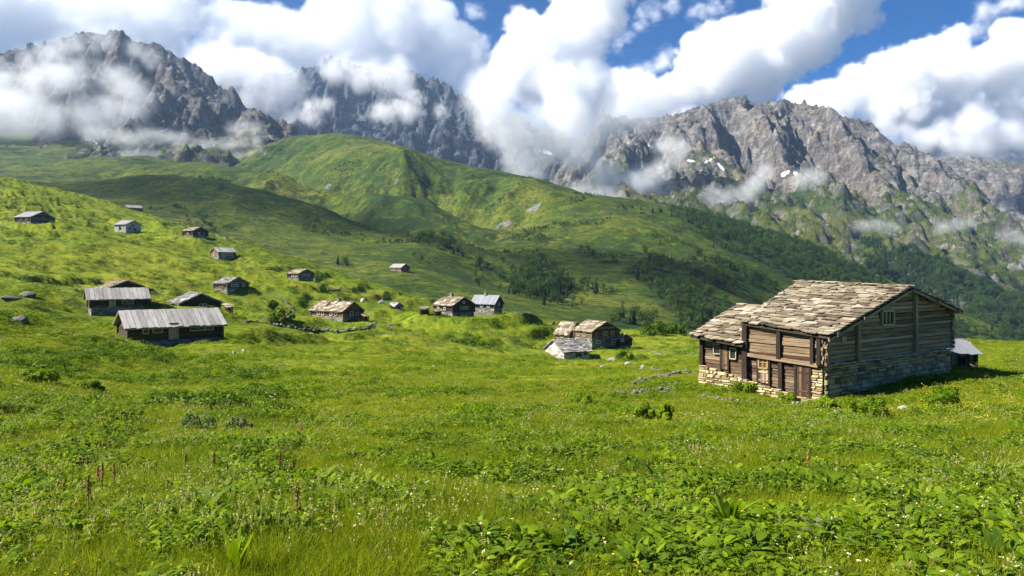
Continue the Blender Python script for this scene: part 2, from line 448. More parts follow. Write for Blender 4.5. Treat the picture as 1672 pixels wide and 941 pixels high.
def mountain_mat(name, tone=(1, 1, 1), s=1.0):
    g = NT(name); pos = g.geo()
    big = g.noise(pos, 1 / (260 * s), 5, .6); mid = g.noise(pos, 1 / (45 * s), 8, .72)
    strata = g.noise(g.scale(pos, (1 / 60, 1 / 60, 1 / 14)), 1 / s, 7, .7, 1.2)
    strk = g.noise(g.scale(pos, (1 / 13, 1 / 13, 1 / 95)), 1 / s, 6, .7, .6)
    f = g.math('ADD', g.math('ADD', g.math('MULTIPLY', mid, .45), g.math('MULTIPLY', strata, .25)), g.math('MULTIPLY', strk, .30))
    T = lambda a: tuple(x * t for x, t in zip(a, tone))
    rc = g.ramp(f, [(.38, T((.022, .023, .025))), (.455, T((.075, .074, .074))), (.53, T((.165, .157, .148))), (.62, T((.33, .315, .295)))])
    rc = g.mix(g.mr(big, .42, .62), rc, g.mix(1.0, rc, (1.12, 1.0, .88), 'MULTIPLY'))
    gf = g.math('ADD', g.math('MULTIPLY', big, .5), g.math('MULTIPLY', g.noise(pos, 1 / (30 * s), 6, .65), .5))
    gc = g.ramp(gf, [(.36, (.018, .036, .009)), (.47, (.046, .070, .013)), (.56, (.088, .102, .020)), (.68, (.14, .125, .05))])
    wd = g.attr('wood'); gc = g.mix(wd, gc, (.017, .036, .014))
    scree = g.mr(g.noise(g.scale(pos, (1 / 60, 1 / 110, 1 / 200)), 1 / s, 6, .66), .58, .66)
    gc = g.mix(g.math('MULTIPLY', scree, .35), gc, (.24, .215, .18))
    rock = g.attr('rock')
    rn = g.math('ADD', rock, g.math('MULTIPLY', g.math('SUBTRACT', g.noise(pos, 1 / (38 * s), 8, .74), .5), 1.15))
    c = g.mix(g.mr(rn, .45, .58), gc, rc)
    h = g.math('ADD', g.math('ADD', g.math('MULTIPLY', mid, .7), g.math('MULTIPLY', strata, .4)), g.math('MULTIPLY', strk, .6))
    b = g.bump(h, 26 * s, .9)
    return g.done(g.bsdf(c, .95, b, spec=.08))

M_MEADOW = grass_mat('meadow_turf')
M_HILL = hill_mat()
M_MT = mountain_mat('mountain_rock')
M_MT2 = mountain_mat('far_rock', (.50, .62, .84), 1.4)  # haze blue of the far ranges put into their rock colour
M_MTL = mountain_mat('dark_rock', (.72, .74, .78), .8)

# ---- link the land
flat = grid_mesh('meadow', MX, MY, MZ, {'rock': np.zeros_like(MZ)})
tag(link('meadow_ground', flat, M_MEADOW), kind='structure')

def woods(X, Y, Z, spec, seed, fr=90):
    """0..1 cover of scrub and trees: spec is a list of soft patches in photo bearings"""
    px = X / Y * FP + CX; py = HY - (Z - EYE) / Y * FP
    m = np.zeros_like(Z)
    for (cx, cy, rx, ry, ang, a) in spec:
        ca, sa = math.cos(R(ang)), math.sin(R(ang))
        dx = px - cx; dy = py - cy
        u = (dx * ca + dy * sa) / rx; v = (-dx * sa + dy * ca) / ry
        m = np.maximum(m, a * np.exp(-(u * u + v * v) ** 1.5))
    n = fbm(X / fr, Y / fr, 4, seed)
    return sstep(.36, .58, m + n * .8 * (m > .02))
HWOOD = woods(HX, HYY, HZ, [
    (880, 462, 50, 26, 8, 1.3), (800, 440, 50, 14, 20, .6), (1130, 505, 75, 30, 18, .85), (1050, 470, 90, 26, 10, .55),
    (1290, 425, 130, 22, 26, 1.25), (1200, 385, 120, 14, 24, .9), (1400, 480, 120, 20, 28, 1.3), (1500, 520, 110, 24, 22, 1.3), (1080, 430, 60, 18, 20, .6),
    (720, 402, 60, 9, 16, .8), (960, 420, 40, 12, 20, .45), (1640, 560, 80, 18, 10, 1.2), (1230, 400, 150, 30, 26, .95), (1350, 450, 140, 34, 26, 1.3), (1450, 500, 150, 34, 24, 1.4), (1180, 450, 120, 26, 14, .75),
    (1040, 530, 40, 12, 10, .8), (560, 430, 40, 6, 18, .4)], 611, 60)
hm = grid_mesh('hill', HX, HYY, HZ, {'rock': HROCK, 'wood': HWOOD * .8})
tag(link('hillside_ground', hm, M_HILL), kind='structure')

MWOOD = {}
for nm, (X, Y, Z, b) in lands.items():
    c = X[0, 1] - X[0, 0]
    sl = slope_of(blur(Z, 2), c)[0]
    n = fbm(X / 160, Y / 160, 5, 71)
    hrel = (Z - EYE) / Y
    if nm == 'right_massif':
        rk = sstep(.70, 1.16, .8 * sl + .95 * n + .75 * sstep(.125, .195, hrel)); rk = np.maximum(rk * sstep(.05, .135, hrel + .06 * n), .50 * sstep(.75, 1.0, sl + .6 * n))
        wd = woods(X, Y, Z, [(1560, 480, 150, 36, 22, 1.2), (1400, 470, 110, 20, 22, .8), (1640, 520, 90, 40, 20, 1.3), (1300, 420, 120, 18, 16, .5), (1480, 430, 90, 12, 24, .5)], 88, 120)
    elif nm == 'left_peak':
        rk = sstep(.62, 1.05, .8 * sl + .95 * n + .85 * sstep(.15, .235, hrel + .06 * sstep(-900, -1400, X))); wd = np.zeros_like(Z)
    elif nm == 'far_right_peak':
        rk = sstep(.5, .9, sl + .6 * n + .3); wd = woods(X, Y, Z, [(1640, 400, 60, 30, 0, .8)], 5, 150)
    else:
        rk = np.ones_like(Z); wd = np.zeros_like(Z)
    MWOOD[nm] = wd
    me = grid_mesh(nm, X, Y, Z, {'rock': rk, 'wood': wd * .85})
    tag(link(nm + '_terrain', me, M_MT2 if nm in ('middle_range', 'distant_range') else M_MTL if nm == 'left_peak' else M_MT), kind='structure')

# base sheet far below, to the horizon, and the ground behind the camera
def sheet(name, pts, m):
    me = bpy.data.meshes.new(name); me.from_pydata(pts, [], [list(range(len(pts)))])
    return tag(link(name, me, m), kind='structure')
# ================================================================== BUILDING MATERIALS
def wood_mat(name, stops, rough=.85):
    g = NT(name); v = g.attr('grain', 1); tone = g.attr('tone')
    s = g.noise(g.scale(v, (.9, 26, 1)), 1.0, 6, .65, .3)
    blot = g.noise(g.scale(v, (.35, 1.6, 1)), 1.0, 4, .6)
    f = g.math('ADD', g.math('ADD', g.math('MULTIPLY', s, .55), g.math('MULTIPLY', blot, .3)), g.math('ADD', g.math('MULTIPLY', tone, .34), .02))
    c = g.ramp(f, stops)
    crack = g.mr(g.noise(g.scale(v, (.4, 34, 1)), 1.0, 4, .65), .36, .46)
    c = g.mix(crack, g.mix(1.0, c, (.25, .22, .2), 'MULTIPLY'), c)
    b = g.bump(s, .02, .8)
    return g.done(g.bsdf(c, rough, b, spec=.2))
W_DARK = wood_mat('tarred_logs', [(.38, (.012, .009, .006)), (.55, (.036, .026, .017)), (.72, (.080, .058, .038)), (.88, (.15, .115, .08))])
W_WARM = wood_mat('brown_logs', [(.38, (.022, .012, .007)), (.50, (.066, .040, .021)), (.62, (.160, .108, .060)), (.78, (.31, .225, .14))])
W_GREY = wood_mat('weathered_logs', [(.39, (.030, .021, .013)), (.51, (.128, .090, .052)), (.62, (.245, .182, .110)), (.78, (.42, .33, .215))])
W_BROWN = wood_mat('sunburnt_logs', [(.40, (.016, .009, .005)), (.51, (.052, .030, .017)), (.62, (.125, .080, .046)), (.78, (.27, .20, .13))])
W_PALE = wood_mat('pale_boards', [(.35, (.20, .16, .10)), (.55, (.36, .30, .20)), (.8, (.52, .46, .34))])
W_DOOR = wood_mat('door_boards', [(.36, (.022, .013, .008)), (.55, (.070, .040, .022)), (.75, (.15, .092, .052)), (.9, (.25, .17, .11))])

def stone_mat(name, stops, sc=1.0):
    g = NT(name); pos = g.objc(); tone = g.attr('tone')
    n = g.noise(pos, 5.0 * sc, 7, .68); n2 = g.noise(pos, 1.3 * sc, 4, .6)
    f = g.math('ADD', g.math('MULTIPLY', n, .45), g.math('MULTIPLY', tone, .55))
    c = g.ramp(f, stops)
    lich = g.mr(g.noise(pos, 2.4 * sc, 6, .7), .60, .70)
    c = g.mix(g.math('MULTIPLY', lich, .55), c, (.16, .135, .035))
    c = g.mix(g.mr(n2, .60, .75), c, g.mix(1.0, c, (.5, .47, .42), 'MULTIPLY'))
    b = g.bump(n, .05, .9)
    return g.done(g.bsdf(c, .92, b, spec=.15))
S_WALL = stone_mat('rubble_stone', [(.22, (.14, .105, .055)), (.42, (.32, .245, .125)), (.60, (.48, .385, .22)), (.82, (.64, .55, .38))])
S_PALE = stone_mat('pale_rubble', [(.22, (.22, .20, .17)), (.45, (.36, .33, .29)), (.62, (.47, .44, .39)), (.82, (.60, .57, .52))])
S_ROOF = stone_mat('roof_slabs', [(.20, (.065, .053, .037)), (.42, (.165, .132, .088)), (.60, (.285, .235, .163)), (.78, (.40, .345, .258)), (.94, (.58, .55, .49))])
S_ROOFG = stone_mat('grey_roof_slabs', [(.20, (.085, .08, .072)), (.42, (.18, .17, .155)), (.62, (.28, .265, .245)), (.85, (.44, .42, .40))])
S_ROCK = stone_mat('field_stone', [(.22, (.075, .068, .057)), (.45, (.165, .155, .135)), (.65, (.28, .265, .235)), (.85, (.48, .46, .42))])
def metal_mat(name, a, b_):
    g = NT(name); v = g.attr('grain', 1); tone = g.attr('tone')
    n = g.noise(g.scale(v, (.5, 3, 1)), 1.0, 6, .65)
    c = g.ramp(g.math('ADD', g.math('MULTIPLY', n, .6), g.math('MULTIPLY', tone, .4)), [(.3, a), (.7, b_)])
    rust = g.mr(g.noise(g.scale(v, (.7, 1.2, 1)), 1.0, 5, .7), .62, .72)
    c = g.mix(g.math('MULTIPLY', rust, .5), c, (.16, .085, .045))
    return g.done(g.bsdf(c, .55, spec=.5, metal=.15))
MET = metal_mat('zinc_sheet', (.16, .163, .168), (.31, .315, .325))
MET_B = metal_mat('blue_grey_sheet', (.11, .12, .135), (.215, .23, .25))
PLANK = wood_mat('silver_planks', [(.36, (.085, .075, .065)), (.52, (.215, .20, .185)), (.72, (.36, .345, .325))])
def plain(name, c, rough=.6, spec=.3, **k):
    g = NT(name); n = g.noise(g.objc(), 9, 4, .6)
    cc = g.ramp(n, [(.3, tuple(x * .75 for x in c)), (.7, tuple(min(1, x * 1.2) for x in c))])
    return g.done(g.bsdf(cc, rough, spec=spec, **k))
GLASS = plain('window_glass', (.018, .021, .022), .08, .6)
GLASS_Y = plain('curtained_glass', (.12, .085, .04), .25, .5)
FRAME = plain('window_frame_wood', (.36, .29, .17), .7)
FRAME_Y = plain('yellow_frame_wood', (.27, .175, .07), .7)
DARK = plain('dark_core', (.02, .016, .012), .95, .05)
MORTAR = plain('mortar_shade', (.085, .072, .052), .95, .05)
IRON = plain('iron', (.05, .04, .035), .5, .4)

# ================================================================== MESH WRITER
class MB:
    def __init__(s): s.v = []; s.f = []; s.t = []; s.g = []
    def hexa(s, c8, tone=.5, grain=None):
        """8 corners: bottom 4 (ccw) then top 4"""
        n = len(s.v); s.v += [tuple(c) for c in c8]; s.t += [tone] * 8
        s.g += grain or [tuple(c) for c in c8]
        s.f += [(n, n + 3, n + 2, n + 1), (n + 4, n + 5, n + 6, n + 7), (n, n + 1, n + 5, n + 4), (n + 1, n + 2, n + 6, n + 5), (n + 2, n + 3, n + 7, n + 6), (n + 3, n, n + 4, n + 7)]
    def box(s, a, b, tone=None):
        x0, y0, z0 = a; x1, y1, z1 = b
        s.hexa([(x0, y0, z0), (x1, y0, z0), (x1, y1, z0), (x0, y1, z0), (x0, y0, z1), (x1, y0, z1), (x1, y1, z1), (x0, y1, z1)], random.random() if tone is None else tone)
    def beam(s, p, q, w, h, tone=None, jit=0.0, up=(0, 0, 1), segs=1):
        """squared timber from p to q (centre line), wobbling a little"""
        p = Vector(p); q = Vector(q); d = (q - p); L = d.length; d.normalize()
        up = Vector(up); side = d.cross(up).normalized(); up = side.cross(d).normalized()
        tone = random.random() if tone is None else tone; ro = random.uniform(0, 90)
        n0 = len(s.v)
        for k in range(segs + 1):
            t = k / segs; c = p + (q - p) * t
            ww = w * (1 + random.uniform(-jit, jit)); hh = h * (1 + random.uniform(-jit, jit)); c = c + side * random.uniform(-jit, jit) * w * .4
            for (a, b) in ((-1, -1), (1, -1), (1, 1), (-1, 1)):
                s.v.append(tuple(c + side * a * ww / 2 + up * b * hh / 2)); s.t.append(tone)
                s.g.append((t * L + ro, (a * .5 * ww + b * .5 * hh * 1.3) + ro, ro))
        for k in range(segs):
            a = n0 + 4 * k
            for i in range(4):
                j = (i + 1) % 4; s.f.append((a + i, a + j, a + 4 + j, a + 4 + i))
        s.f.append((n0 + 3, n0 + 2, n0 + 1, n0)); e = n0 + 4 * segs; s.f.append((e, e + 1, e + 2, e + 3))
    def rock(s, c, r, seed=None, flat=.6, tone=None, ax=None):
        """irregular angular boulder"""
        rg = random.Random(seed if seed is not None else random.random())
        bm = bmesh.new(); bmesh.ops.create_icosphere(bm, subdivisions=1 if max(r) < .5 else 2, radius=1)
        o = Vector((rg.random() * 50, rg.random() * 50, rg.random() * 50)); n0 = len(s.v)
        rot = Euler((rg.uniform(-.3, .3), rg.uniform(-.3, .3), rg.uniform(0, 6.3)) if ax is None else (0, 0, ax)).to_matrix()
        from mathutils import noise as mn
        pl = [(Vector((rg.uniform(-1, 1), rg.uniform(-1, 1), rg.uniform(-.4, 1))).normalized(), rg.uniform(.55, .85)) for _ in range(5)]
        t = rg.random() if tone is None else tone
        for v in bm.verts:
            p = v.co.copy()
            p *= 1 + .35 * mn.noise(p * 1.3 + o)
            for nn, dd in pl:
                e = p.dot(nn) - dd
                if e > 0: p -= nn * e * .85
            p = Vector((p.x * r[0], p.y * r[1], p.z * r[2])); p = rot @ p + Vector(c)
            s.v.append(tuple(p)); s.t.append(t); s.g.append(tuple(p))
        for f in bm.faces: s.f.append(tuple(n0 + v.index for v in f.verts))
        bm.free()
    def build(s, name, m, parent=None, smooth=False):
        me = bpy.data.meshes.new(name); me.from_pydata(s.v, [], s.f)
        set_attr(me, 'tone', s.t); set_attr(me, 'grain', np.array(s.g), 'FLOAT_VECTOR')
        if smooth: me.polygons.foreach_set('use_smooth', [True] * len(me.polygons))
        return link(name, me, m, parent)

def bil(c, u, v):
    """bilinear point on quad c = (eave0, eave1, ridge0, ridge1); u along eave, v up the slope"""
    a = Vector(c[0]).lerp(Vector(c[1]), u); b = Vector(c[2]).lerp(Vector(c[3]), u)
    return a.lerp(b, v)

def slab_roof(mb, c, w=.85, ex=.5, th=.06, pale=.06, lift=.05, seed=3, hs=1.0):
    rg = random.Random(seed)
    Le = (Vector(c[1]) - Vector(c[0])).length; Ls = (Vector(c[2]) - Vector(c[0])).length
    rows = max(2, int(Ls / ex))
    for r in range(rows):
        v0 = r / rows; v1 = min(1.0, (r + 1.55) / rows)
        Lr = (bil(c, 1, v0) - bil(c, 0, v0)).length; x = -rg.random() * w * .5
        while x < Lr - .05:
            ww = w * rg.uniform(.55, 1.45); a = max(0, x); b = min(Lr, x + ww); x += ww
            if b - a < .12: continue
            g_ = .012; u0 = (a + g_) / Lr; u1 = (b - g_) / Lr
            dv = [rg.uniform(-.42, .22) / rows for _ in range(2)]
            p = [bil(c, u0, max(-.03, v0 + dv[0])), bil(c, u1, max(-.03, v0 + dv[1])), bil(c, u1 + rg.uniform(-.06, .06) * w / Lr, v1), bil(c, u0 + rg.uniform(-.06, .06) * w / Lr, v1)]
            n = (p[1] - p[0]).cross(p[3] - p[0]).normalized()
            if n.z < 0: n = -n
            lo = lift * hs + rg.uniform(0, .05) * hs; t = th * rg.uniform(.6, 1.5)
            off = [lo + rg.uniform(0, .04) * hs, lo + rg.uniform(0, .04) * hs, .0, .0]
            bot = [q + n * o for q, o in zip(p, off)]; top = [q + n * (o + t) for q, o in zip(p, off)]
            tone = rg.gauss(.47, .24)
            if rg.random() < pale: tone = rg.uniform(.85, 1.1)
            # chipped lower corners: cut them off
            q0, q1, q2, q3 = top; ch = rg.uniform(.04, .2); ch2 = rg.uniform(.04, .2)
            top6 = [q0.lerp(q1, ch), q1.lerp(q0, ch2), q1.lerp(q2, ch2 * .6), q2, q3, q0.lerp(q3, ch * .6)]
            b0, b1, b2, b3 = bot
            bot6 = [b0.lerp(b1, ch), b1.lerp(b0, ch2), b1.lerp(b2, ch2 * .6), b2, b3, b0.lerp(b3, ch * .6)]
            i = len(mb.v); mb.v += [tuple(q) for q in bot6 + top6]; mb.t += [tone] * 12; mb.g += [tuple(q) for q in bot6 + top6]
            mb.f += [tuple(i + k for k in (5, 4, 3, 2, 1, 0)), tuple(i + 6 + k for k in range(6))] + [(i + k, i + (k + 1) % 6, i + 6 + (k + 1) % 6, i + 6 + k) for k in range(6)]

def strip_roof(mb, c, w=.7, th=.03, seed=3, gap=.0, wav=.02):
    rg = random.Random(seed); Le = (Vector(c[1]) - Vector(c[0])).length; n = max(3, int(Le / w))
    for k in range(n):
        u0, u1 = k / n, (k + 1) / n - gap
        p = [bil(c, u0, rg.uniform(-.04, .02)), bil(c, u1, rg.uniform(-.04, .02)), bil(c, u1, 1), bil(c, u0, 1)]
        nn = (p[1] - p[0]).cross(p[3] - p[0]).normalized()
        if nn.z < 0: nn = -nn
        z = .02 + wav * (k % 2) + rg.uniform(0, wav * .5); tone = rg.random()
        bot = [q + nn * z for q in p]; top = [q + nn * (z + th) for q in p]
        L = (p[3] - p[0]).length; ro = rg.uniform(0, 50); tone = .25 + .5 * tone
        gr = [(ro, k * w, 0), (ro, k * w + w, 0), (ro + L, k * w + w, 0), (ro + L, k * w, 0)] * 2
        mb.hexa(bot + top, tone, gr)
        if gap == 0: mb.beam(p[0] + nn * (z + th), p[3] + nn * (z + th), .05, .05, tone)

def stone_face(mb, o, du, n, L, zb, zt, seed=1, rh=(.14, .34), rw=(.25, .8), out=(.02, .10), pale=0, batter=0.0):
    """coursed rubble: o start (local xyz at z=0), du unit along, n outward; zb/zt functions of distance along"""
    rg = random.Random(seed); du = Vector(du); n = Vector(n); o = Vector(o)
    zmin = min(zb(t * L) for t in (0, .5, 1)); zmax = max(zt(t * L) for t in (0, .25, .5, .75, 1))
    z = zmin
    while z < zmax:
        h = rg.uniform(*rh); x = -rg.random() * .3
        while x < L:
            w_ = rg.uniform(*rw) * (1.25 if h < .2 else 1); a, b = max(0, x), min(L, x + w_); x += w_
            m = (a + b) / 2
            if b - a < .06 or z + h < zb(m) or z > zt(m) - .02: continue
            hh = min(h, zt(m) - z + rg.uniform(0, .04)); e = rg.uniform(*out)
            if hh < .05: continue
            k = .022; j = lambda: rg.uniform(-.03, .03)
            def pt(xx, zz, dd): return o + du * xx + Vector((0, 0, zz)) + n * (dd + batter * (zmax - zz))
            back = [pt(a + k, z + k * .6, -.06), pt(b - k, z + k * .6, -.06), pt(b - k, z + hh - k * .6, -.06), pt(a + k, z + hh - k * .6, -.06)]
            i_ = min(.05, (b - a) * .18); iz = min(.045, hh * .2)
            fr = [pt(a + k + i_ * rg.random() * 1.6, z + k + iz * rg.random() * 1.5, e + j()), pt(b - k - i_ * rg.random() * 1.6, z + k + iz * rg.random() * 1.5, e + j()), pt(b - k - i_ * rg.random() * 1.6, z + hh - k - iz * rg.random() * 1.5, e + j()), pt(a + k + i_ * rg.random() * 1.6, z + hh - k - iz * rg.random() * 1.5, e + j())]
            t = rg.gauss(.48 + pale, .2); s0 = len(mb.v)
            mid = [bb.lerp(ff, .62) for bb, ff in zip(back, fr)]
            mid = [q + n * (e * .25) for q in [back[0] + n * .06, back[1] + n * .06, back[2] + n * .06, back[3] + n * .06]]
            mb.v += [tuple(q) for q in back + mid + fr]; mb.t += [t] * 12; mb.g += [tuple(q) for q in back + mid + fr]
            for q in range(4):
                r_ = (q + 1) % 4
                mb.f += [(s0 + q, s0 + r_, s0 + 4 + r_, s0 + 4 + q), (s0 + 4 + q, s0 + 4 + r_, s0 + 8 + r_, s0 + 8 + q)]
            mb.f.append((s0 + 8, s0 + 9, s0 + 10, s0 + 11))
        z += h

def log_wall(mb, o, du, n, L, zb, zt, h=.26, th=.2, ends=.22, holes=(), tone0=0.0, seed=1):
    """stacked squared logs; holes = [(a, b, z0, z1)]; zt/zb function of distance along"""
    rg = random.Random(seed); du = Vector(du); n = Vector(n); o = Vector(o)
    zlo = min(zb(t * L / 8) for t in range(9)); z = zlo
    zhi = max(zt(t * L / 24) for t in range(25)); k = 0
    while z < zhi - .03:
        hh = h * rg.uniform(.85, 1.15); zm = z + hh / 2
        # spans of the log inside the outline
        N = 60; ins = [zb(i * L / N) - hh * .3 <= zm <= zt(i * L / N) + hh * .1 and not any(a < i * L / N < b and z0 < zm < z1 for a, b, z0, z1 in holes) for i in range(N + 1)]
        i = 0
        while i <= N:
            if ins[i]:
                j = i
                while j + 1 <= N and ins[j + 1]: j += 1
                a = i * L / N; b = j * L / N
                if i == 0: a -= ends * rg.uniform(.6, 1.2)
                if j == N: b += ends * rg.uniform(.6, 1.2)
                if b - a > .1:
                    e = rg.uniform(-.035, .04)
                    mb.beam(o + du * a + Vector((0, 0, zm)) + n * e, o + du * b + Vector((0, 0, zm)) + n * e, th, hh * rg.uniform(.80, .92), tone=min(1, max(0, rg.gauss(.5 + tone0, .2))), jit=.06, segs=max(1, int((b - a) / 1.2)))
                i = j + 1
            else: i += 1
        z += hh; k += 1

def window(parent, o, du, n, a, b, z0, z1, fr=FRAME, gl=GLASS, panes=2, name='window', rows=1, t=.07):
    du = Vector(du); n = Vector(n); o = Vector(o)
    f = MB(); q = lambda x, z, d: o + du * x + Vector((0, 0, z)) + n * d
    d = .13
    f.beam(q(a, z0, d), q(b, z0, d), t * 1.6, t, .6, up=(0, 0, 1)); f.beam(q(a, z1, d), q(b, z1, d), t * 1.3, t, .6)
    for k in range(panes + 1):
        x = a + (b - a) * k / panes; w_ = t if k in (0, panes) else t * .55
        f.beam(q(x, z0, d), q(x, z1, d), w_, w_ * 1.2, .6, up=n)
    for k in range(1, rows): f.beam(q(a, z0 + (z1 - z0) * k / rows, d), q(b, z0 + (z1 - z0) * k / rows, d), t * .5, t * .5, .6)
    fo = f.build(name, fr, parent)
    g_ = MB(); c = [q(a, z0, d - .06), q(b, z0, d - .06), q(b, z0, d - .03), q(a, z0, d - .03)]
    g_.hexa(c + [x + Vector((0, 0, z1 - z0)) for x in c])
    g_.build('pane', gl, fo)
    return fo

def board_door(parent, o, du, n, a, b, z0, z1, m, name='door', planks=5, handle=True):
    du = Vector(du); n = Vector(n); o = Vector(o); d = MB(); q = lambda x, z, e: o + du * x + Vector((0, 0, z)) + n * e
    for k in range(planks):
        x = a + (b - a) * (k + .5) / planks
        d.beam(q(x, z0, .12), q(x, z1, .12), (b - a) / planks * .95, .05, up=n)
    for zz in (z0 + (z1 - z0) * .2, z0 + (z1 - z0) * .8): d.beam(q(a + .04, zz, .155), q(b - .04, zz, .155), .03, .1)
    do = d.build(name, m, parent)
    if handle:
        h = MB(); h.beam(q(a + .1, z0 + .8, .2), q(a + .1, z0 + 1.0, .2), .03, .03); h.beam(q(a + .1, z0 + .9, .14), q(a + .1, z0 + .9, .2), .03, .03); h.build('handle', IRON, do)
    return do
# ================================================================== THE STONE-ROOFED LOG HOUSE (right)
HA = math.atan2(.585, .811)
H0 = Vector(((1345 - CX) / FP * 42, 42, EYE + (HY - 657) / FP * 42))
hroot = tag(empty('log_house', H0, HA), 'biggest and nearest log house, with stone slab roof and rubble stone base', 'house')
ZX, YA = Vector((1, 0, 0)), Vector((0, 1, 0))
GW, RX = 14.5, 8.5
roofz = lambda x: 3.80 + (6.15 - 3.80) * x / RX if x < RX else 6.15 + (4.62 - 6.15) * (x - RX) / (GW - RX)
# dark cores behind the cladding
def prism(mb, foot, ztop, zb=-1.2):
    n = len(mb.v); k = len(foot)
    for (x, y), z in zip(foot, ztop): mb.v += [(x, y, zb), (x, y, z)]; mb.t += [.3, .3]; mb.g += [(x, y, zb), (x, y, z)]
    mb.f += [(n + 2 * i, n + 2 * ((i + 1) % k), n + 2 * ((i + 1) % k) + 1, n + 2 * i + 1) for i in range(k)]
    mb.f.append(tuple(n + 2 * i + 1 for i in range(k)))
core = MB()
prism(core, [(.12, .12), (RX, .12), (RX, 6.9), (.12, 5.0)], [3.7, 6.0, 6.2, 4.0]); prism(core, [(RX, .12), (GW - .12, .12), (GW - .12, 8.2), (RX, 6.9)], [6.0, 4.5, 4.5, 6.2])
prism(core, [(.12, 5.0), (4.6, 5.0), (4.6, 8.3), (.12, 8.3)], [2.6, 4.2, 4.3, 2.8])
core.build('inner_wall', DARK, hroot)
# stone base: gable side, corner pier, facade apron, annex apron
sb = MB()
gz_b = lambda t: -.5 + .02 * t; gz_t = lambda t: 2.02 + .05 * math.sin(t * 2.1)
stone_face(sb, (0, -.02, 0), ZX, -YA, GW, gz_b, gz_t, 5, batter=.035)
stone_face(sb, (-.04, 0, 0), YA, -ZX, .78, lambda t: -.5, lambda t: 2.02, 6, rw=(.3, .8), rh=(.10, .22), batter=.03)
ap_t = lambda t: .12 + .62 * max(0, (t - .9)) / 4.1 if t < 5 else .74 + .5 * (t - 5) / 3.4
stone_face(sb, (-.22, .0, 0), YA, -ZX, 8.5, lambda t: -1.1, lambda t: (ap_t(t) if t > .75 else .1), 8, rh=(.10, .28), rw=(.2, .7), out=(.03, .14), batter=.12, pale=-.08)
stone_face(sb, (-.1, 8.42, 0), ZX, YA, 4.7, lambda t: -1.1, lambda t: 1.25, 9)
sb.box((-.2, .0, -1.1), (.12, 8.42, .1), .3)
sbo = sb.build('stone_base', S_WALL, hroot)
cap = MB()
rg = random.Random(4)
x = .0
while x < GW:                                   # flat ledge stones under the logs
    w_ = rg.uniform(.5, 1.1); cap.rock((x + w_ / 2, -.16, 2.05 + rg.uniform(-.02, .03)), (w_ * .55, .17, .07), rg.random(), tone=rg.gauss(.5, .15), ax=0); x += w_
for k in range(0): cap.rock((rg.uniform(.2, GW), -.32 - rg.random() * .35, .05 + rg.uniform(-.1, .1) + .5 * 0), (rg.uniform(.15, .45), rg.uniform(.12, .25), rg.uniform(.08, .2)), rg.random(), ax=rg.uniform(-.3, .3))
cap.build('ledge_stones', S_PALE, hroot)
# logs
gw = MB(); log_wall(gw, (0, 0, 0), ZX, -YA, GW, lambda t: 2.1, lambda t: roofz(t) - .05, .225, .2, .3, holes=[(5.75, 7.15, 3.95, 4.85)], tone0=.08, seed=3)
gw.build('gable_log_wall', W_GREY, hroot)
up = MB(); log_wall(up, (-.06, 0, 0), YA, -ZX, 5.0, lambda t: 2.0 + .04 * t, lambda t: 3.78 + .08 * t, .205, .2, .28, tone0=.0, seed=5)
up.build('upper_log_wall', W_WARM, hroot)
lo = MB(); log_wall(lo, (.05, .8, 0), YA, -ZX, 4.2, lambda t: .1 + .14 * t, lambda t: 1.98 + .04 * t, .185, .16, 0.0, holes=[(-.1, .82, 0, 1.85), (2.68, 3.3, 1.40, 2.2)], tone0=-.06, seed=7)
lo.build('lower_log_wall', W_BROWN, hroot)
an = MB(); log_wall(an, (.05, 5.05, 0), YA, -ZX, 3.35, lambda t: .72 + .14 * t, lambda t: 2.75 + .05 * t, .22, .16, .15, holes=[(1.3, 1.82, 1.1, 2.6), (.7, 1.15, 1.8, 2.5), (1.85, 2.43, 2.0, 2.63)], tone0=-.02, seed=9)
log_wall(an, (0, 8.4, 0), ZX, YA, 4.6, lambda t: 1.2, lambda t: 2.9 + .33 * t, .22, .16, .15, seed=10)
an.build('annex_log_wall', W_BROWN, hroot)
bk = MB(); log_wall(bk, (GW, 0, 0), YA, ZX, 8.2, lambda t: 2.1, lambda t: 4.5, .25, .2, .3, seed=12)
log_wall(bk, (4.6, 7.0, 0), Vector((GW - 4.6, 1.2, 0)).normalized(), YA, 9.9, lambda t: 0.0, lambda t: min(roofz(4.6 + t), 6.1), .25, .2, .2, seed=13)
bk.build('rear_log_wall', W_GREY, hroot)
# posts
def post(p, q, w, d, m=W_DARK, n=(0, -1, 0)):
    b = MB(); b.beam(p, q, w, d, tone=.55 if m is W_GREY else .1, jit=.05, up=n, segs=3); return b.build('post', m, hroot)
post((3.1, -.2, 2.0), (3.1, -.2, roofz(3.1) - .12), .30, .2, W_GREY); post((9.64, -.2, 2.05), (9.64, -.2, roofz(9.64) - .12), .30, .2, W_GREY)
post((.05, -.2, 2.05), (.05, -.2, 3.75), .26, .2, W_GREY); post((-.24, .12, 2.05), (-.24, .12, 3.75), .24, .2, W_DARK, (1, 0, 0)); post((-.24, .55, 2.05), (-.24, .55, 3.78), .2, .16, W_DARK, (1, 0, 0))
post((-.24, 2.66, 2.15), (-.24, 2.66, 3.95), .26, .2, W_DARK, (1, 0, 0)); post((-.12, 2.62, .35), (-.12, 2.62, 2.0), .24, .2, W_DARK, (1, 0, 0))
post((-.22, 5.0, .62), (-.22, 5.0, 4.2), .34, .26, W_DARK, (1, 0, 0)); post((-.10, 8.4, 1.1), (-.10, 8.4, 2.95), .26, .24, W_DARK, (1, 0, 0))
post((-.1, 3.4, .5), (-.1, 3.4, 2.15), .12, .12, W_DARK, (1, 0, 0)); post((-.1, 4.2, .6), (-.1, 4.2, 2.2), .12, .12, W_DARK, (1, 0, 0))
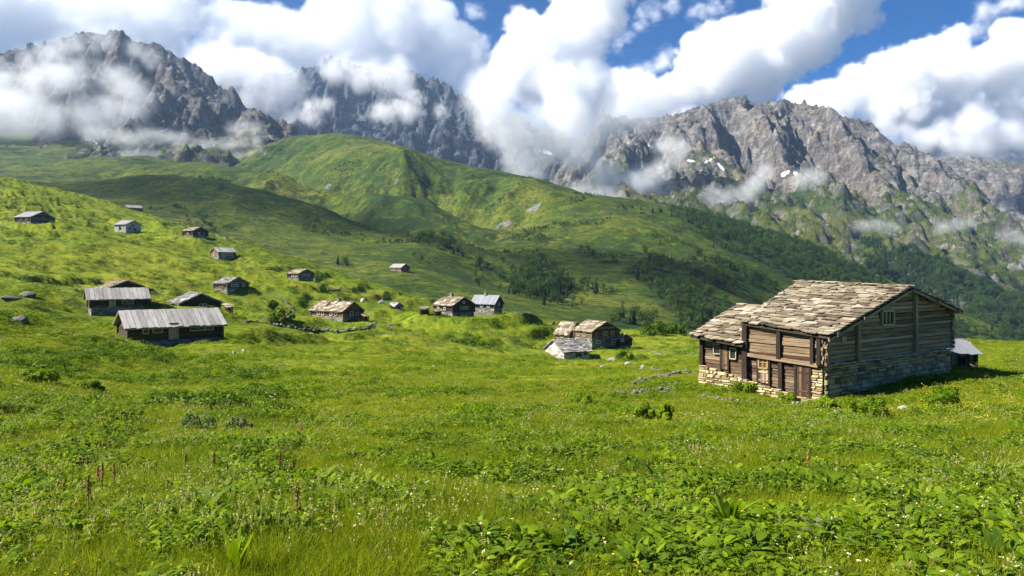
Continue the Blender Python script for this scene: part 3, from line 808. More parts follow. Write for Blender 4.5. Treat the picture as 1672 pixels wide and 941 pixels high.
post((-.1, .74, .05), (-.1, .74, 1.98), .14, .16, W_DARK, (1, 0, 0)); post((-.1, 1.66, .1), (-.1, 1.66, 1.98), .14, .16, W_DARK, (1, 0, 0))
post((-.1, 6.32, 1.0), (-.1, 6.32, 2.75), .12, .14, W_DARK, (1, 0, 0)); post((-.1, 6.9, 1.0), (-.1, 6.9, 2.8), .12, .14, W_DARK, (1, 0, 0))
bb = MB(); bb.beam((-.18, .2, 2.0), (-.18, 5.0, 2.2), .24, .2, .8, .05, segs=5); bb.build('sill_beam', W_WARM, hroot)
# openings
window(hroot, (0, 0, 0), ZX, -YA, 5.8, 7.1, 3.98, 4.82, FRAME, GLASS, 3, t=.13)
window(hroot, (0, 0, 0), YA, -ZX, 3.5, 4.1, 1.48, 2.16, FRAME_Y, GLASS_Y, 2, rows=2, t=.09)
window(hroot, (0, 0, 0), YA, -ZX, 5.76, 6.2, 1.82, 2.48, FRAME, GLASS, 1, t=.06)
window(hroot, (0, 0, 0), YA, -ZX, 6.95, 7.46, 2.02, 2.62, FRAME, GLASS, 1, t=.05)
board_door(hroot, (0, 0, 0), YA, -ZX, .82, 1.58, .12, 1.85, W_DOOR)
board_door(hroot, (0, 0, 0), YA, -ZX, 6.4, 6.84, 1.12, 2.6, W_DOOR, planks=3)
pn = board_door(hroot, (0, 0, 0), YA, -ZX, 3.46, 4.14, .62, 1.42, W_GREY, 'board_panel', 5, False)
ht = MB(); ht.beam((1.55, -.15, 3.35), (1.95, -.15, 3.35), .05, .34, .9, up=(0, 0, 1)); ht.build('hatch', FRAME, hroot)
# roof
rf = MB()
E0, E1, R0, R1 = (-.42, -.62, 3.62), (-.38, 5.25, 4.06), (RX, -.62, 6.2), (RX + .1, 7.3, 6.42)
slab_roof(rf, (E0, E1, R0, R1), .68, .42, .06, .07, seed=21, hs=1.35)
Q0, Q1 = (GW + .55, -.62, 4.55), (GW + .5, 8.6, 4.6)
slab_roof(rf, (Q0, Q1, R0, R1), .68, .42, .06, .07, seed=22, hs=1.35)
rg = random.Random(8); y = -.6
while y < 7.3:                                  # ridge stones
    w_ = rg.uniform(.5, 1.0); rf.rock((RX + rg.uniform(-.1, .1), y + w_ / 2, 6.32 + .028 * y), (.42, w_ * .58, .07), rg.random(), tone=rg.gauss(.5, .15), ax=0); y += w_ * .9
for k in range(9):                              # weight stones
    u, v = rg.random(), rg.random(); p = bil((E0, E1, R0, R1), u, v); rf.rock(p + Vector((0, 0, .14)), (rg.uniform(.15, .3), rg.uniform(.12, .25), rg.uniform(.05, .09)), rg.random(), tone=rg.uniform(.4, .9))
rfo = rf.build('roof', S_ROOF, hroot)
ra = MB()
A0, A1, B0, B1 = (-.62, 4.95, 2.74), (-.66, 8.95, 3.04), (4.4, 5.1, 4.85), (4.3, 8.9, 4.95)
slab_roof(ra, (A0, A1, B0, B1), .64, .40, .06, .07, seed=23, hs=1.35)
rao = ra.build('annex_roof', S_ROOF, hroot)
bd = MB()
def under(c, inset=.0):
    p = [bil(c, 0, 0), bil(c, 1, 0), bil(c, 1, 1), bil(c, 0, 1)]; bot = [q - Vector((0, 0, .10)) for q in p]; top = [q - Vector((0, 0, .01)) for q in p]
    bd.hexa(bot + top, .4)
for c in ((E0, E1, R0, R1), (Q0, Q1, R0, R1), (A0, A1, B0, B1)): under(c)
bd.build('roof_boarding', W_DARK, hroot)
rb = MB()
for (a, b) in ((E0, R0), (Q0, R0)):             # barge boards
    rb.beam(Vector(a) + Vector((0, .06, -.14)), Vector(b) + Vector((0, .06, -.14)), .08, .2, .7)
rb.build('barge_board', W_GREY, hroot)
for xx in (.3, 3.0, RX, 11.6, 14.3):            # purlin ends
    z = roofz(xx) + (.0 if xx != RX else -.05) - .05; b = MB(); b.beam((xx, -.72, z - .1), (xx, .6, z - .1), .22, .24, .5, .05); b.build('purlin', W_GREY, hroot)
sp = MB(); sp.beam(bil((Q0, Q1, R0, R1), 0, .0) + Vector((-.5, -.02, .12)), bil((Q0, Q1, R0, R1), .02, -.11) + Vector((.3, 0, .1)), .12, .05, .9); sp.build('loose_board', PLANK, hroot)
# lean-to shed behind the right corner
sY = 54.0; sP = P(1571, 609, sY); saz = -math.atan2(sP.x, sP.y)
sr = tag(empty('shed', sP, saz + .25), 'small grey board shed against the right rear corner of the biggest log house', 'shed')
s1 = MB()
for (xx, yy, d) in ((0, 0, 0),):
    for k in range(9):
        x = -.85 + 1.7 * (k + .5) / 9
        s1.beam((x, 0, -.5), (x, 0, 1.4), .18, .06, up=(0, -1, 0)); s1.beam((x, 1.6, -.5), (x, 1.6, 2.3), .18, .06, up=(0, -1, 0))
    for k in range(9):
        y = 1.6 * (k + .5) / 9
        for x in (-.85, .85): s1.beam((x, y, -.5), (x, y, 1.4 + .55 * y), .17, .06, up=(1, 0, 0))
s1.build('board_wall', W_GREY, sr)
for x in (-.88, .88):
    b = MB(); b.beam((x, -.05, -.5), (x, -.05, 1.42), .16, .16, .4, up=(0, -1, 0)); b.build('post', W_DARK, sr)
window(sr, (0, .06, 0), ZX, -YA, -.25, .2, .62, 1.1, W_DARK, GLASS, 1)
s2 = MB(); strip_roof(s2, ((-1.0, -.35, 1.34), (1.25, -.35, 1.30), (-1.0, 1.7, 2.2), (.6, 1.7, 2.2)), .3, .04, wav=.03); s2.build('roof', MET_B, sr)
# ================================================================== THE HAMLET
CABINS = []
def cabin(label, xa, xc, xb, yb, Y, ye, yr, ys=None, phi=33, gable='R', roof='stone', wood=None, cat='cabin', name='log_cabin', group=None,
          wins=(), doors=(), over=.45, tile=.9, stone_all=False, chim=None, detail=1, base_m=None, skew=None, yer=None, hatch=None, dep=None):
    """a gabled cabin from its corner bearings; local x runs along the right wall, y along the left wall"""
    wood = wood or W_DARK; base_m = base_m or (S_PALE if stone_all else S_ROCK)
    ph = R(phi) + math.atan((CX - xc) / FP); g = Vector((math.cos(ph), math.sin(ph))); f = Vector((-math.sin(ph), math.cos(ph)))
    p = P(xc, yb, Y)
    def hit(px, d):
        k = (px - CX) / FP; return (p.x - k * Y) / (k * d.y - d.x)
    W, L = hit(xb, g), (dep or hit(xa, f))
    H = (yb - ye) / FP * Y; Hs = (yb - ys) / FP * Y if ys else .3
    ym = Y + (g.y * W if gable == 'R' else f.y * L) / 2
    Hr = p.z; Hr = EYE + (HY - yr) / FP * ym - p.z
    Hr = max(Hr, H + .12 * (W if gable == 'R' else L))
    rt = tag(empty(name, p, ph), label, cat, group)
    zx, ya = Vector((1, 0, 0)), Vector((0, 1, 0))
    if gable == 'R': top = lambda t: H + (Hr - H) * (1 - abs(t / W * 2 - 1)); flat_ = lambda t: H
    else: top = lambda t: H + (Hr - H) * (1 - abs(t / L * 2 - 1)); flat_ = lambda t: H
    tr, tl = (top, flat_) if gable == 'R' else (flat_, top)
    # stone base
    b = MB(); b.box((.1, .1, -2.2), (W - .1, L - .1, (H if stone_all else Hs) - .06), .3)
    hz = (.22, .5) if Y > 140 else (.15, .38); wz = (.4, 1.1) if Y > 140 else (.25, .8)
    st = (lambda fn: fn) if stone_all else (lambda fn: (lambda t: Hs))
    stone_face(b, (0, 0, 0), zx, -ya, W, lambda t: -1.4, st(tr), int(xc), hz, wz, out=(.02, .07))
    stone_face(b, (0, 0, 0), ya, -zx, L, lambda t: -1.4, st(tl), int(xc) + 1, hz, wz, out=(.02, .07))
    if stone_all:
        n = len(b.v)
        pr = [(.12, .12, H), (W - .12, .12, H), (W - .12, L - .12, H), (.12, L - .12, H)]
        rd = [(W / 2, .12, Hr), (W / 2, L - .12, Hr)] if gable == 'R' else [(.12, L / 2, Hr), (W - .12, L / 2, Hr)]
        b.v += [(x, y, z - .08) for x, y, z in pr + rd]; b.t += [.4] * 6; b.g += pr + rd
        b.f += ([(n, n + 1, n + 4), (n + 2, n + 3, n + 5), (n, n + 4, n + 5, n + 3), (n + 1, n + 2, n + 5, n + 4)] if gable == 'R' else [(n + 3, n, n + 4), (n + 1, n + 2, n + 5), (n, n + 1, n + 5, n + 4), (n + 2, n + 3, n + 4, n + 5)])
    b.build('stone_wall' if stone_all else 'stone_base', base_m, rt)
    if not stone_all:
        w = MB(); lh = .3 if Y < 150 else .36
        log_wall(w, (0, .02, 0), zx, -ya, W, lambda t: Hs, lambda t: tr(t) - .05, lh, .2, .22, seed=int(xc) + 2)
        log_wall(w, (.02, 0, 0), ya, -zx, L, lambda t: Hs, lambda t: tl(t) - .05, lh, .2, .22, seed=int(xc) + 3)
        log_wall(w, (W, 0, 0), ya, zx, L, lambda t: Hs, lambda t: (H if gable == 'R' else tl(t)) - .05, lh, .2, .22, seed=int(xc) + 4)
        log_wall(w, (0, L, 0), zx, ya, W, lambda t: Hs, lambda t: (H if gable == 'L' else tr(t)) - .05, lh, .2, .22, seed=int(xc) + 5)
        n = len(w.v); i = .14
        pr = [(i, i, Hs - .1), (W - i, i, Hs - .1), (W - i, L - i, Hs - .1), (i, L - i, Hs - .1), (i, i, H - .1), (W - i, i, H - .1), (W - i, L - i, H - .1), (i, L - i, H - .1)]
        rd = [(W / 2, i, Hr - .15), (W / 2, L - i, Hr - .15)] if gable == 'R' else [(i, L / 2, Hr - .15), (W - i, L / 2, Hr - .15)]
        w.v += pr + rd; w.t += [.2] * 10; w.g += pr + rd
        w.f += [(n, n + 1, n + 5, n + 4), (n + 1, n + 2, n + 6, n + 5), (n + 2, n + 3, n + 7, n + 6), (n + 3, n, n + 4, n + 7)]
        w.f += ([(n + 4, n + 5, n + 8), (n + 6, n + 7, n + 9), (n + 5, n + 6, n + 9, n + 8), (n + 7, n + 4, n + 8, n + 9)] if gable == 'R' else [(n + 7, n + 4, n + 8), (n + 5, n + 6, n + 9), (n + 4, n + 5, n + 9, n + 8), (n + 6, n + 7, n + 8, n + 9)])
        w.build('log_wall', wood, rt)
        if detail:
            for (x, y) in ((-.12, -.1), (W + .1, -.1), (-.1, L + .05)):
                q = MB(); q.beam((x, y, Hs - .1), (x, y, H - .05), .26, .26, .5, .03, up=(0, -1, 0), segs=2); q.build('corner_post', wood, rt)
    # roof
    o = over; s = (Hr - H) / ((W if gable == 'R' else L) / 2) * o
    if gable == 'R':
        sides = [((-o, -o, H - s), (-o, L + o, H - s), (W / 2, -o, Hr), (W / 2, L + o, Hr)), ((W + o, -o, H - s), (W + o, L + o, H - s), (W / 2, -o, Hr), (W / 2, L + o, Hr))]
    else:
        sides = [((-o, -o, H - s), (W + o, -o, H - s), (-o, L / 2, Hr), (W + o, L / 2, Hr)), ((-o, L + o, H - s), (W + o, L + o, H - s), (-o, L / 2, Hr), (W + o, L / 2, Hr))]
    r = MB()
    for i, c in enumerate(sides):
        if roof in ('stone', 'grey'): slab_roof(r, c, tile, tile * .62, .07, .07, seed=int(xc) + i, hs=1.2)
        elif roof == 'plank': strip_roof(r, c, .55, .05, seed=int(xc) + i, gap=.004, wav=.03)
        else: strip_roof(r, c, .75, .03, seed=int(xc) + i)
        pp = [bil(c, 0, 0), bil(c, 1, 0), bil(c, 1, 1), bil(c, 0, 1)]
        r.hexa([q - Vector((0, 0, .1)) for q in pp], .1) if False else r.hexa([q - Vector((0, 0, .12)) for q in pp] + [q - Vector((0, 0, .015)) for q in pp], .2)
    if roof in ('stone', 'grey'):
        c = sides[0]; k = max(3, int((Vector(c[3]) - Vector(c[2])).length / .8))
        for i in range(k): r.rock(bil(c, (i + .5) / k, 1) + Vector((0, 0, .08)), (.42, .42, .08), i + xc, tone=random.gauss(.5, .15), ax=0)
    ro = r.build('roof', {'stone': S_ROOF, 'grey': S_ROOFG, 'plank': PLANK, 'metal': MET, 'blue': MET_B}[roof], rt)
    if chim:
        u, v = chim; q = bil(sides[0], u, v); c_ = MB()
        c_.box((q.x - .35, q.y - .35, q.z - .4), (q.x + .35, q.y + .35, q.z + .9), .5)
        c_.box((q.x - .45, q.y - .45, q.z + .9), (q.x + .45, q.y + .45, q.z + 1.02), .6)
        c_.build('chimney', S_ROCK, ro)
    if hatch:
        u, v = hatch; c_ = MB(); a = bil(sides[0], u, v - .28); e = bil(sides[0], u, v + .1)
        c_.beam(a + Vector((0, 0, .25)), e + Vector((0, 0, .3)), .7, .12, .3); c_.build('roof_hatch', W_DARK, ro)
    for wn in wins:
        wall, u, zf, ww, hh = wn[:5]; fr = wn[5] if len(wn) > 5 else FRAME
        D, Ll, o_, du, n = (W, W, (0, 0, 0), zx, -ya) if wall == 'R' else (L, L, (0, 0, 0), ya, -zx)
        u_ = u if wall == 'R' else 1 - u
        a = u_ * Ll - ww / 2; z0 = zf * H
        window(rt, o_, du, n, a, a + ww, z0, z0 + hh, fr, GLASS, 1 if ww < 1 else 2, t=.14 if Y > 150 else .1)
    for dr in doors:
        wall, u, z0, ww, hh, m = dr
        o_, du, n, Ll = ((0, 0, 0), zx, -ya, W) if wall == 'R' else ((0, 0, 0), ya, -zx, L)
        u_ = u if wall == 'R' else 1 - u
        board_door(rt, o_, du, n, u_ * Ll - ww / 2, u_ * Ll + ww / 2, z0, z0 + hh, m, planks=4, handle=Y < 100)
    CABINS.append((rt, W, L))
    return rt, W, L, H, Hr

GRP = 'mountain cabins of the hamlet'
WT = plain('white_shutter', (.50, .47, .40), .7)
# upper slope
cabin('brown cabin with pale metal roof, leftmost and highest big cabin on the slope', 25, 50, 88, 367.5, 265, 353.5, 345.5, 361, 42, roof='metal', wood=W_BROWN, wins=[('L', .4, .6, .9, .8), ('L', .75, .6, .9, .8), ('R', .5, .8, .7, .7)], group=GRP)
cabin('pale stone cabin with whitish roof alone on the bright upper slope', 187, 205.5, 230, 378, 335, 366, 360, None, 42, roof='metal', stone_all=True, wins=[('R', .45, .75, .8, .8, W_DARK), ('R', .6, .2, 1.1, .9, W_DARK), ('R', .25, .4, .7, .8, W_DARK), ('L', .5, .3, .9, 1.0, W_DARK)], group=GRP)
cabin('dark cabin with tan stone roof on the crest right of the pale stone cabin', 299, 315, 339, 389.5, 325, 376.5, 371, 384, 42, roof='stone', tile=1.2, wins=[('R', .4, .55, .9, .7, WT), ('R', .7, .55, .9, .7), ('L', .5, .5, .8, .7, WT)], group=GRP)
cabin('light grey roofed cabin with pale posts along its long right side', 346, 357, 384, 421.5, 300, 411, 404.5, 417, 24, dep=7, gable='L', roof='plank', wood=W_BROWN, wins=[('R', .25, .45, 1.0, .9, WT), ('R', .5, .45, 1.0, .9, WT), ('R', .75, .45, 1.0, .9, WT), ('L', .5, .4, .9, 1.0, WT)], group=GRP)
cabin('small grey hut with flat pale roof on the skyline of the slope', 204, 207, 231, 348, 450, 338.5, 335, None, 8, dep=6, gable='L', roof='metal', wood=W_GREY, wins=[('R', .5, .4, 1.0, .9)], group=GRP)
# middle slope
cabin('cabin with grey stone roof and half stone walls, above the dark gabled barn', 350, 371, 404.5, 479, 205, 462.5, 453, 471, 40, roof='grey', tile=1.1, wood=W_BROWN, wins=[('R', .25, .62, .8, .7, WT), ('R', .45, .62, .8, .7, WT), ('R', .78, .62, .8, .7, WT), ('L', .6, .35, 1.1, 1.4, FRAME)], group=GRP)
cabin('dark brown cabin with two pale gable windows alone on the open green slope', 470, 487.6, 511.5, 461, 240, 446.5, 440, 454, 42, roof='stone', tile=1.2, wood=W_BROWN, wins=[('R', .33, .62, .8, .8, WT), ('R', .62, .62, .8, .8, WT), ('L', .5, .62, .8, .6, WT), ('L', .8, .62, .8, .6, WT)], group=GRP)
cabin('black timber barn gable rising behind the cabin with the patched silver roof', 290.5, 297, 358, 508, 128, 494, 480, 507, 10, dep=9, roof='grey', wood=W_DARK, over=.6, wins=[('R', .5, .42, .5, .5, WT), ('R', .61, .42, .5, .5, WT)], name='barn', cat='barn')
cabin('dark gabled barn behind the long white metal roofed shed', 160, 170, 243, 508, 122, 473, 459, 500, 8, dep=9, roof='stone', wood=W_DARK, over=.7, wins=[('R', .5, .95, .5, .4, WT)], name='barn', cat='barn')
cabin('long low shed under a bright sheet roof, left of all the middle cabins', 146, 149, 238, 510, 112, 486, 471.5, 503, 4, dep=5, gable='L', roof='plank', wood=W_DARK, over=.7, wins=[('R', .66, .52, 1.5, .7, FRAME)], doors=[('R', .38, .7, .9, 1.3, W_PALE)], name='shed', cat='shed')
cabin('nearest dark cabin on the left with patched silver plank roof and pale door', 205, 211.5, 361, 565, 78, 533, 508, 557.5, 9, dep=6.5, gable='L', roof='plank', wood=W_DARK, over=.55,
      wins=[('R', .165, .60, .55, .5, FRAME), ('R', .29, .62, .9, .5, FRAME), ('R', .73, .64, 1.5, .55, FRAME), ('R', .86, .66, .8, .45, FRAME)], doors=[('R', .465, .45, 1.0, 1.75, W_PALE)], tile=.6)
# centre
cabin('stone roofed cabin with chimney behind a dark curved field wall, centre left', 508, 560, 592, 530, 190, 508, 493, 519.5, 42, roof='stone', tile=1.0, wood=W_BROWN, chim=(.42, .93), hatch=(.62, .72),
      wins=[('L', .25, .62, .8, .7, WT), ('L', .38, .62, .8, .7, WT), ('L', .65, .62, .8, .7, WT), ('L', .8, .62, .8, .7), ('R', .42, .62, .9, 1.0, WT), ('R', .7, .62, .7, .8), ('R', .3, .12, .8, .6, W_DARK)], group=GRP)
cabin('grey metal roofed cabin far across the valley at the foot of the wooded hill', 636.5, 655, 668.5, 446, 480, 436.5, 431, 441, 42, roof='plank', wood=W_BROWN, wins=[('L', .4, .55, 1.1, 1.0), ('R', .5, .55, 1.1, 1.0)], group=GRP)
cabin('dark cabin with tan stone roof on the grassy mound, left of the blue roofed one', 709, 739, 774, 520.5, 190, 498.5, 485.5, 511, 40, roof='stone', tile=1.0, wood=W_DARK, chim=(.6, .97),
      wins=[('L', .25, .6, .7, .7, WT), ('L', .6, .6, .7, .7, WT), ('R', .4, .65, .7, .7), ('R', .55, .65, .8, .7, WT), ('R', .68, .65, .7, .7), ('R', .5, 1.1, .6, .5, WT)], group=GRP)
cabin('cabin with blue grey sheet metal roof on the grassy mound', 771, 807, 820, 513.5, 205, 494.5, 482.5, 504, 58, gable='R', roof='blue', wood=W_DARK, over=.5, chim=(.55, .97), wins=[('L', .45, .6, .8, .6, WT), ('L', .75, .6, .8, .6, WT), ('R', .5, .7, .9, .8)], group=GRP)
cabin('tiny stone hut with slab roof in the meadow between the centre cabins', 634, 645, 656, 506.5, 225, 500, 494.5, None, 36, roof='grey', tile=1.1, stone_all=True, over=.5, name='stone_hut', cat='hut', wins=[('R', .5, .3, .8, .7, W_DARK)])
cabin('two storey dark cabin with stone ground floor, between the small white hut and the lean-to', 938, 966.5, 1010, 570, 165, 541, 525.5, 553, 42, roof='stone', tile=.9, wood=W_BROWN,
      wins=[('L', .25, .68, .8, .7, FRAME), ('L', .6, .68, .8, .7, FRAME), ('R', .15, .7, .9, .8, W_WARM), ('R', .48, .72, 1.3, .8, FRAME), ('R', .76, .74, 1.0, .7, FRAME), ('R', .6, .28, 1.2, .7, W_DARK), ('R', .22, .3, 1.2, .6, WT), ('R', .8, .3, 1.2, .5, WT)], group=GRP)
cabin('low stone roofed annex just left behind the two storey cabin', 908, 930, 952, 564, 174, 544.5, 526.5, 557, 42, roof='stone', tile=.9, wood=W_BROWN, wins=[('L', .5, .6, .8, .6, FRAME)], name='annex', cat='annex')
cabin('small whitewashed stone hut with grey slab roof in front of the two storey cabin', 890, 921, 963, 588, 150, 574.5, 555, None, 30, gable='L', roof='grey', tile=.8, stone_all=True, base_m=S_PALE, over=.4, name='stone_hut', cat='hut', wins=[('R', .5, .35, .45, .5, W_DARK), ('R', .62, .35, .4, .5, W_DARK), ('R', .82, .5, .5, .4, W_DARK)])
cabin('dark lean-to with grey roof at the right side of the two storey cabin', 1008, 1012, 1030, 569, 168, 553, 546, 565, 30, gable='R', roof='grey', wood=W_DARK, over=.4, name='lean_to', cat='lean-to', wins=[('R', .2, .7, .6, .6, WT)])
# little open shelters on the mound
def shelter(label, x0, x1, yb, yt, Y):
    p = P((x0 + x1) / 2, yb, Y); w = (x1 - x0) / FP * Y; h = (yb - yt) / FP * Y
    p.z = float(ground(p.x, p.y)); rt = tag(empty('shelter', p, -math.atan2(p.x, p.y) + .3), label, 'shelter')
    for (x, y) in ((-w / 2 + .2, 0), (w / 2 - .2, 0), (-w / 2 + .2, 1.6), (w / 2 - .2, 1.6)):
        q = MB(); q.beam((x, y, -.5), (x, y, h - .1), .18, .18, .4, up=(0, -1, 0)); q.build('post', W_DARK, rt)
    q = MB(); q.box((-w / 2 + .1, .8, -.5), (w / 2 - .1, 1.7, h * .7), .3); q.build('back_wall', W_DARK, rt)
    q = MB(); slab_roof(q, ((-w / 2 - .2, -.5, h - .25), (w / 2 + .2, -.5, h - .2), (-w / 2 - .2, 2.1, h + .25), (w / 2 + .2, 2.1, h + .3)), .8, .55); q.build('roof', S_ROOF, rt)
shelter('low open shelter with slab roof on the left end of the mound', 687, 702, 523, 511, 188)
shelter('open shelter with slab roof against the long side of the mound cabin', 711, 722, 523, 513, 187)
shelter('small dark shelter beside the stone roofed cabin with chimney', 593, 603, 527, 516, 191)
shelter('lone table-like shelter behind the patched silver roofed cabin', 371, 381, 523, 510, 122)
# ================================================================== PLANTS
def leaf_mat(name, lo, mid_, hi, trans=.38, rough=.6, tr=(1.2, 1.25, .4), spec=.10):
    g = NT(name); rnd = g.n('ShaderNodeObjectInfo', out='Random'); tone = g.attr('tone')
    wn = g.noise(g.geo(), .35, 3, .6)
    f = g.math('ADD', g.math('ADD', g.math('MULTIPLY', rnd, .34), g.math('MULTIPLY', tone, .36)), g.math('MULTIPLY', wn, .42))
    c = g.ramp(f, [(.28, lo), (.55, mid_), (.80, hi)])
    d = g.bsdf(c, rough, spec=spec)
    t = g.n('ShaderNodeBsdfTranslucent', {'Color': g.mix(1.0, c, tr, 'MULTIPLY')})
    mx = g.t.nodes.new('ShaderNodeMixShader'); mx.inputs[0].default_value = trans
    g.t.links.new(d, mx.inputs[1]); g.t.links.new(t, mx.inputs[2])
    return g.done(mx.outputs[0])
L_GRASS = leaf_mat('grass_blades', (.090, .138, .004), (.172, .225, .005), (.265, .275, .011), .45)
L_DRY = leaf_mat('seed_heads', (.26, .22, .09), (.42, .36, .17), (.58, .51, .28), .35, .7)
L_HERB = leaf_mat('herb_leaves', (.070, .128, .004), (.122, .198, .006), (.200, .270, .009), .44, .6)
L_DARK = leaf_mat('dark_herb_leaves', (.036, .078, .006), (.072, .132, .008), (.125, .185, .013), .38, .6)
L_BLUE = leaf_mat('blue_green_needles', (.050, .105, .030), (.095, .165, .050), (.16, .23, .08), .35, .6)
L_GREYG = leaf_mat('grey_green_leaves', (.11, .14, .05), (.18, .205, .085), (.26, .28, .13), .35, .6)
L_YEL = leaf_mat('yellow_petals', (.60, .44, .02), (.75, .58, .03), (.8, .66, .08), .3, .6, (1, 1, .6))
L_WHT = leaf_mat('cream_petals', (.48, .46, .22), (.60, .57, .30), (.70, .67, .42), .3, .6, (1, 1, 1))
L_BROWN = leaf_mat('brown_seed_spike', (.12, .058, .018), (.24, .125, .038), (.38, .23, .08), .15, .8, (1.1, 1, .6))
L_STEM = leaf_mat('plant_stem', (.05, .07, .015), (.09, .10, .025), (.14, .12, .04), .1, .6)
L_TREE = leaf_mat('spruce_needles', (.008, .021, .009), (.017, .036, .014), (.034, .060, .020), .15, .7)
L_BROAD = leaf_mat('broadleaf_foliage', (.018, .042, .010), (.036, .076, .015), (.070, .118, .024), .3, .6)
BARK = plain('bark', (.06, .045, .035), .9, .1)

class PB:
    """plant mesh: leaves as bent strips; several material slots"""
    def __init__(s): s.v = []; s.f = []; s.t = []; s.m = []
    def strip(s, p, d, up, L, w, bend, n=3, prof=None, mi=0, tone=None, fold=0.0):
        p = Vector(p); d = Vector(d).normalized(); up = Vector(up); side = d.cross(up)
        if side.length < 1e-4: side = Vector((1, 0, 0))
        side.normalize(); t0 = random.random() if tone is None else tone
        prof = prof or (lambda t: 1 - t * .95)
        i0 = len(s.v); c = p.copy(); dd = d.copy()
        for k in range(n + 1):
            t = k / n; ww = w * prof(t) / 2; lift = side.cross(dd) * (-fold * ww)
            s.v += [tuple(c - side * ww + lift), tuple(c + side * ww + lift)]; s.t += [t0, t0]
            c = c + dd * (L / n); dd = (dd + Vector((0, 0, -bend / n))).normalized()
        for k in range(n):
            a = i0 + 2 * k; s.f.append((a, a + 1, a + 3, a + 2)); s.m.append(mi)
    def tube(s, p, q, r0, r1, k=4, mi=0, tone=.5):
        p = Vector(p); q = Vector(q); d = (q - p).normalized(); a = d.orthogonal().normalized(); b = d.cross(a); i0 = len(s.v)
        for c, r in ((p, r0), (q, r1)):
            for j in range(k):
                an = 6.283 * j / k; s.v.append(tuple(c + (a * math.cos(an) + b * math.sin(an)) * r)); s.t.append(tone)
        for j in range(k):
            j2 = (j + 1) % k; s.f.append((i0 + j, i0 + j2, i0 + k + j2, i0 + k + j)); s.m.append(mi)
    def quad(s, c, n, r, mi=0, tone=None, asp=1.0):
        c = Vector(c); n = Vector(n).normalized(); a = n.orthogonal().normalized(); an = random.uniform(0, 6.28)
        b = n.cross(a); u = a * math.cos(an) + b * math.sin(an); v_ = n.cross(u) * asp; i0 = len(s.v); t = random.random() if tone is None else tone
        s.v += [tuple(c - u * r), tuple(c - v_ * r * .7), tuple(c + u * r + n * r * .2), tuple(c + v_ * r * .7)]; s.t += [t] * 4; s.f.append((i0, i0 + 1, i0 + 2, i0 + 3)); s.m.append(mi)
    def mesh(s, name, mats, smooth=True):
        me = bpy.data.meshes.new(name); me.from_pydata(s.v, [], s.f); set_attr(me, 'tone', s.t)
        for m in mats: me.materials.append(m)
        me.polygons.foreach_set('material_index', s.m)
        if smooth: me.polygons.foreach_set('use_smooth', [True] * len(me.polygons))
        return me
U = random.uniform
LEAF = lambda t: (math.sin(math.pi * min(1, t * .93 + .07)) ** .75)
SPEAR = lambda t: (math.sin(math.pi * min(1, t ** .7 * .9 + .1)) ** .8)
def dirv(az, el): return Vector((math.cos(az) * math.cos(el), math.sin(az) * math.cos(el), math.sin(el)))

def grass_tuft(n, h, spread, w=.006, dry=0):
    p = PB()
    for _ in range(n):
        a = U(0, 6.28); r = spread * math.sqrt(random.random())
        p.strip((r * math.cos(a), r * math.sin(a), -.02), dirv(U(0, 6.28), U(.75, 1.5)), (0, 0, 1), h * U(.55, 1.15), w * U(.7, 1.4), U(.5, 1.8), 3, None, 0)
    for _ in range(dry):
        a = U(0, 6.28); r = spread * random.random(); b = Vector((r * math.cos(a), r * math.sin(a), 0)); d = dirv(U(0, 6.28), U(1.1, 1.5)); L = h * U(1.2, 1.7)
        p.strip(b, d, (0, 1, 0), L, .0025, .3, 3, lambda t: 1, 0); e = b + d * L * .97
        for k in range(5): p.quad(e - d * k * .018, dirv(U(0, 6.28), U(-.5, .5)), U(.007, .012), 1)
    return p.mesh('grass_tuft', [L_GRASS, L_DRY])
def herb(n, h, w, mat_, bush=1.0, wide=.45):
    p = PB()
    for k in range(n):
        a = U(0, 6.28); st = Vector((U(-.05, .05), U(-.05, .05), 0)) * bush; el = U(.5, 1.35); L = h * U(.4, 1.0)
        d = dirv(a, el); e = st + d * L
        p.strip(st, d, (0, 0, 1), L, .006, .1, 1, lambda t: 1, 1)
        l2 = w * U(.7, 1.3)
        p.strip(e, dirv(a + U(-.8, .8), U(-.3, .6)), (U(-.3, .3), U(-.3, .3), 1), l2, l2 * wide * U(.8, 1.25), U(.3, 1.2), 3, LEAF, 0, None, -.35)
        if random.random() < .6:
            e2 = st + d * L * U(.4, .8); p.strip(e2, dirv(a + U(1, 5), U(-.1, .7)), (0, 0, 1), l2 * .8, l2 * wide * .8, U(.3, 1), 3, LEAF, 0, None, -.35)
    return p.mesh('herb', [mat_, L_STEM])
def flowers(n, h, r, petal, k=6):
    p = PB()
    for _ in range(n):
        b = Vector((U(-.25, .25), U(-.25, .25), 0)); d = dirv(U(0, 6.28), U(1.25, 1.55)); L = h * U(.7, 1.2); e = b + d * L
        p.strip(b, d, (0, 1, 0), L, .004, .05, 2, lambda t: 1, 1)
        for q in range(k): p.quad(e + Vector((U(-r, r), U(-r, r), U(-.3, .3) * r)), (U(-.4, .4), U(-.4, .4), 1), r * U(.4, .7), 0)
    return p.mesh('meadow_flower', [petal, L_STEM])
def clump(n, rx, h, lf, mat_):
    p = PB()
    for _ in range(n):
        a = U(0, 6.28); q = math.sqrt(random.random()); z = h * (1 - q * q) * U(.4, 1.0)
        c = Vector((rx * q * math.cos(a), rx * q * math.sin(a), z))
        p.quad(c, (math.cos(a) * q + U(-.5, .5), math.sin(a) * q + U(-.5, .5), U(.2, 1)), lf * U(.6, 1.3), 0, None, U(.5, .9))
    return p.mesh('low_clump', [mat_])

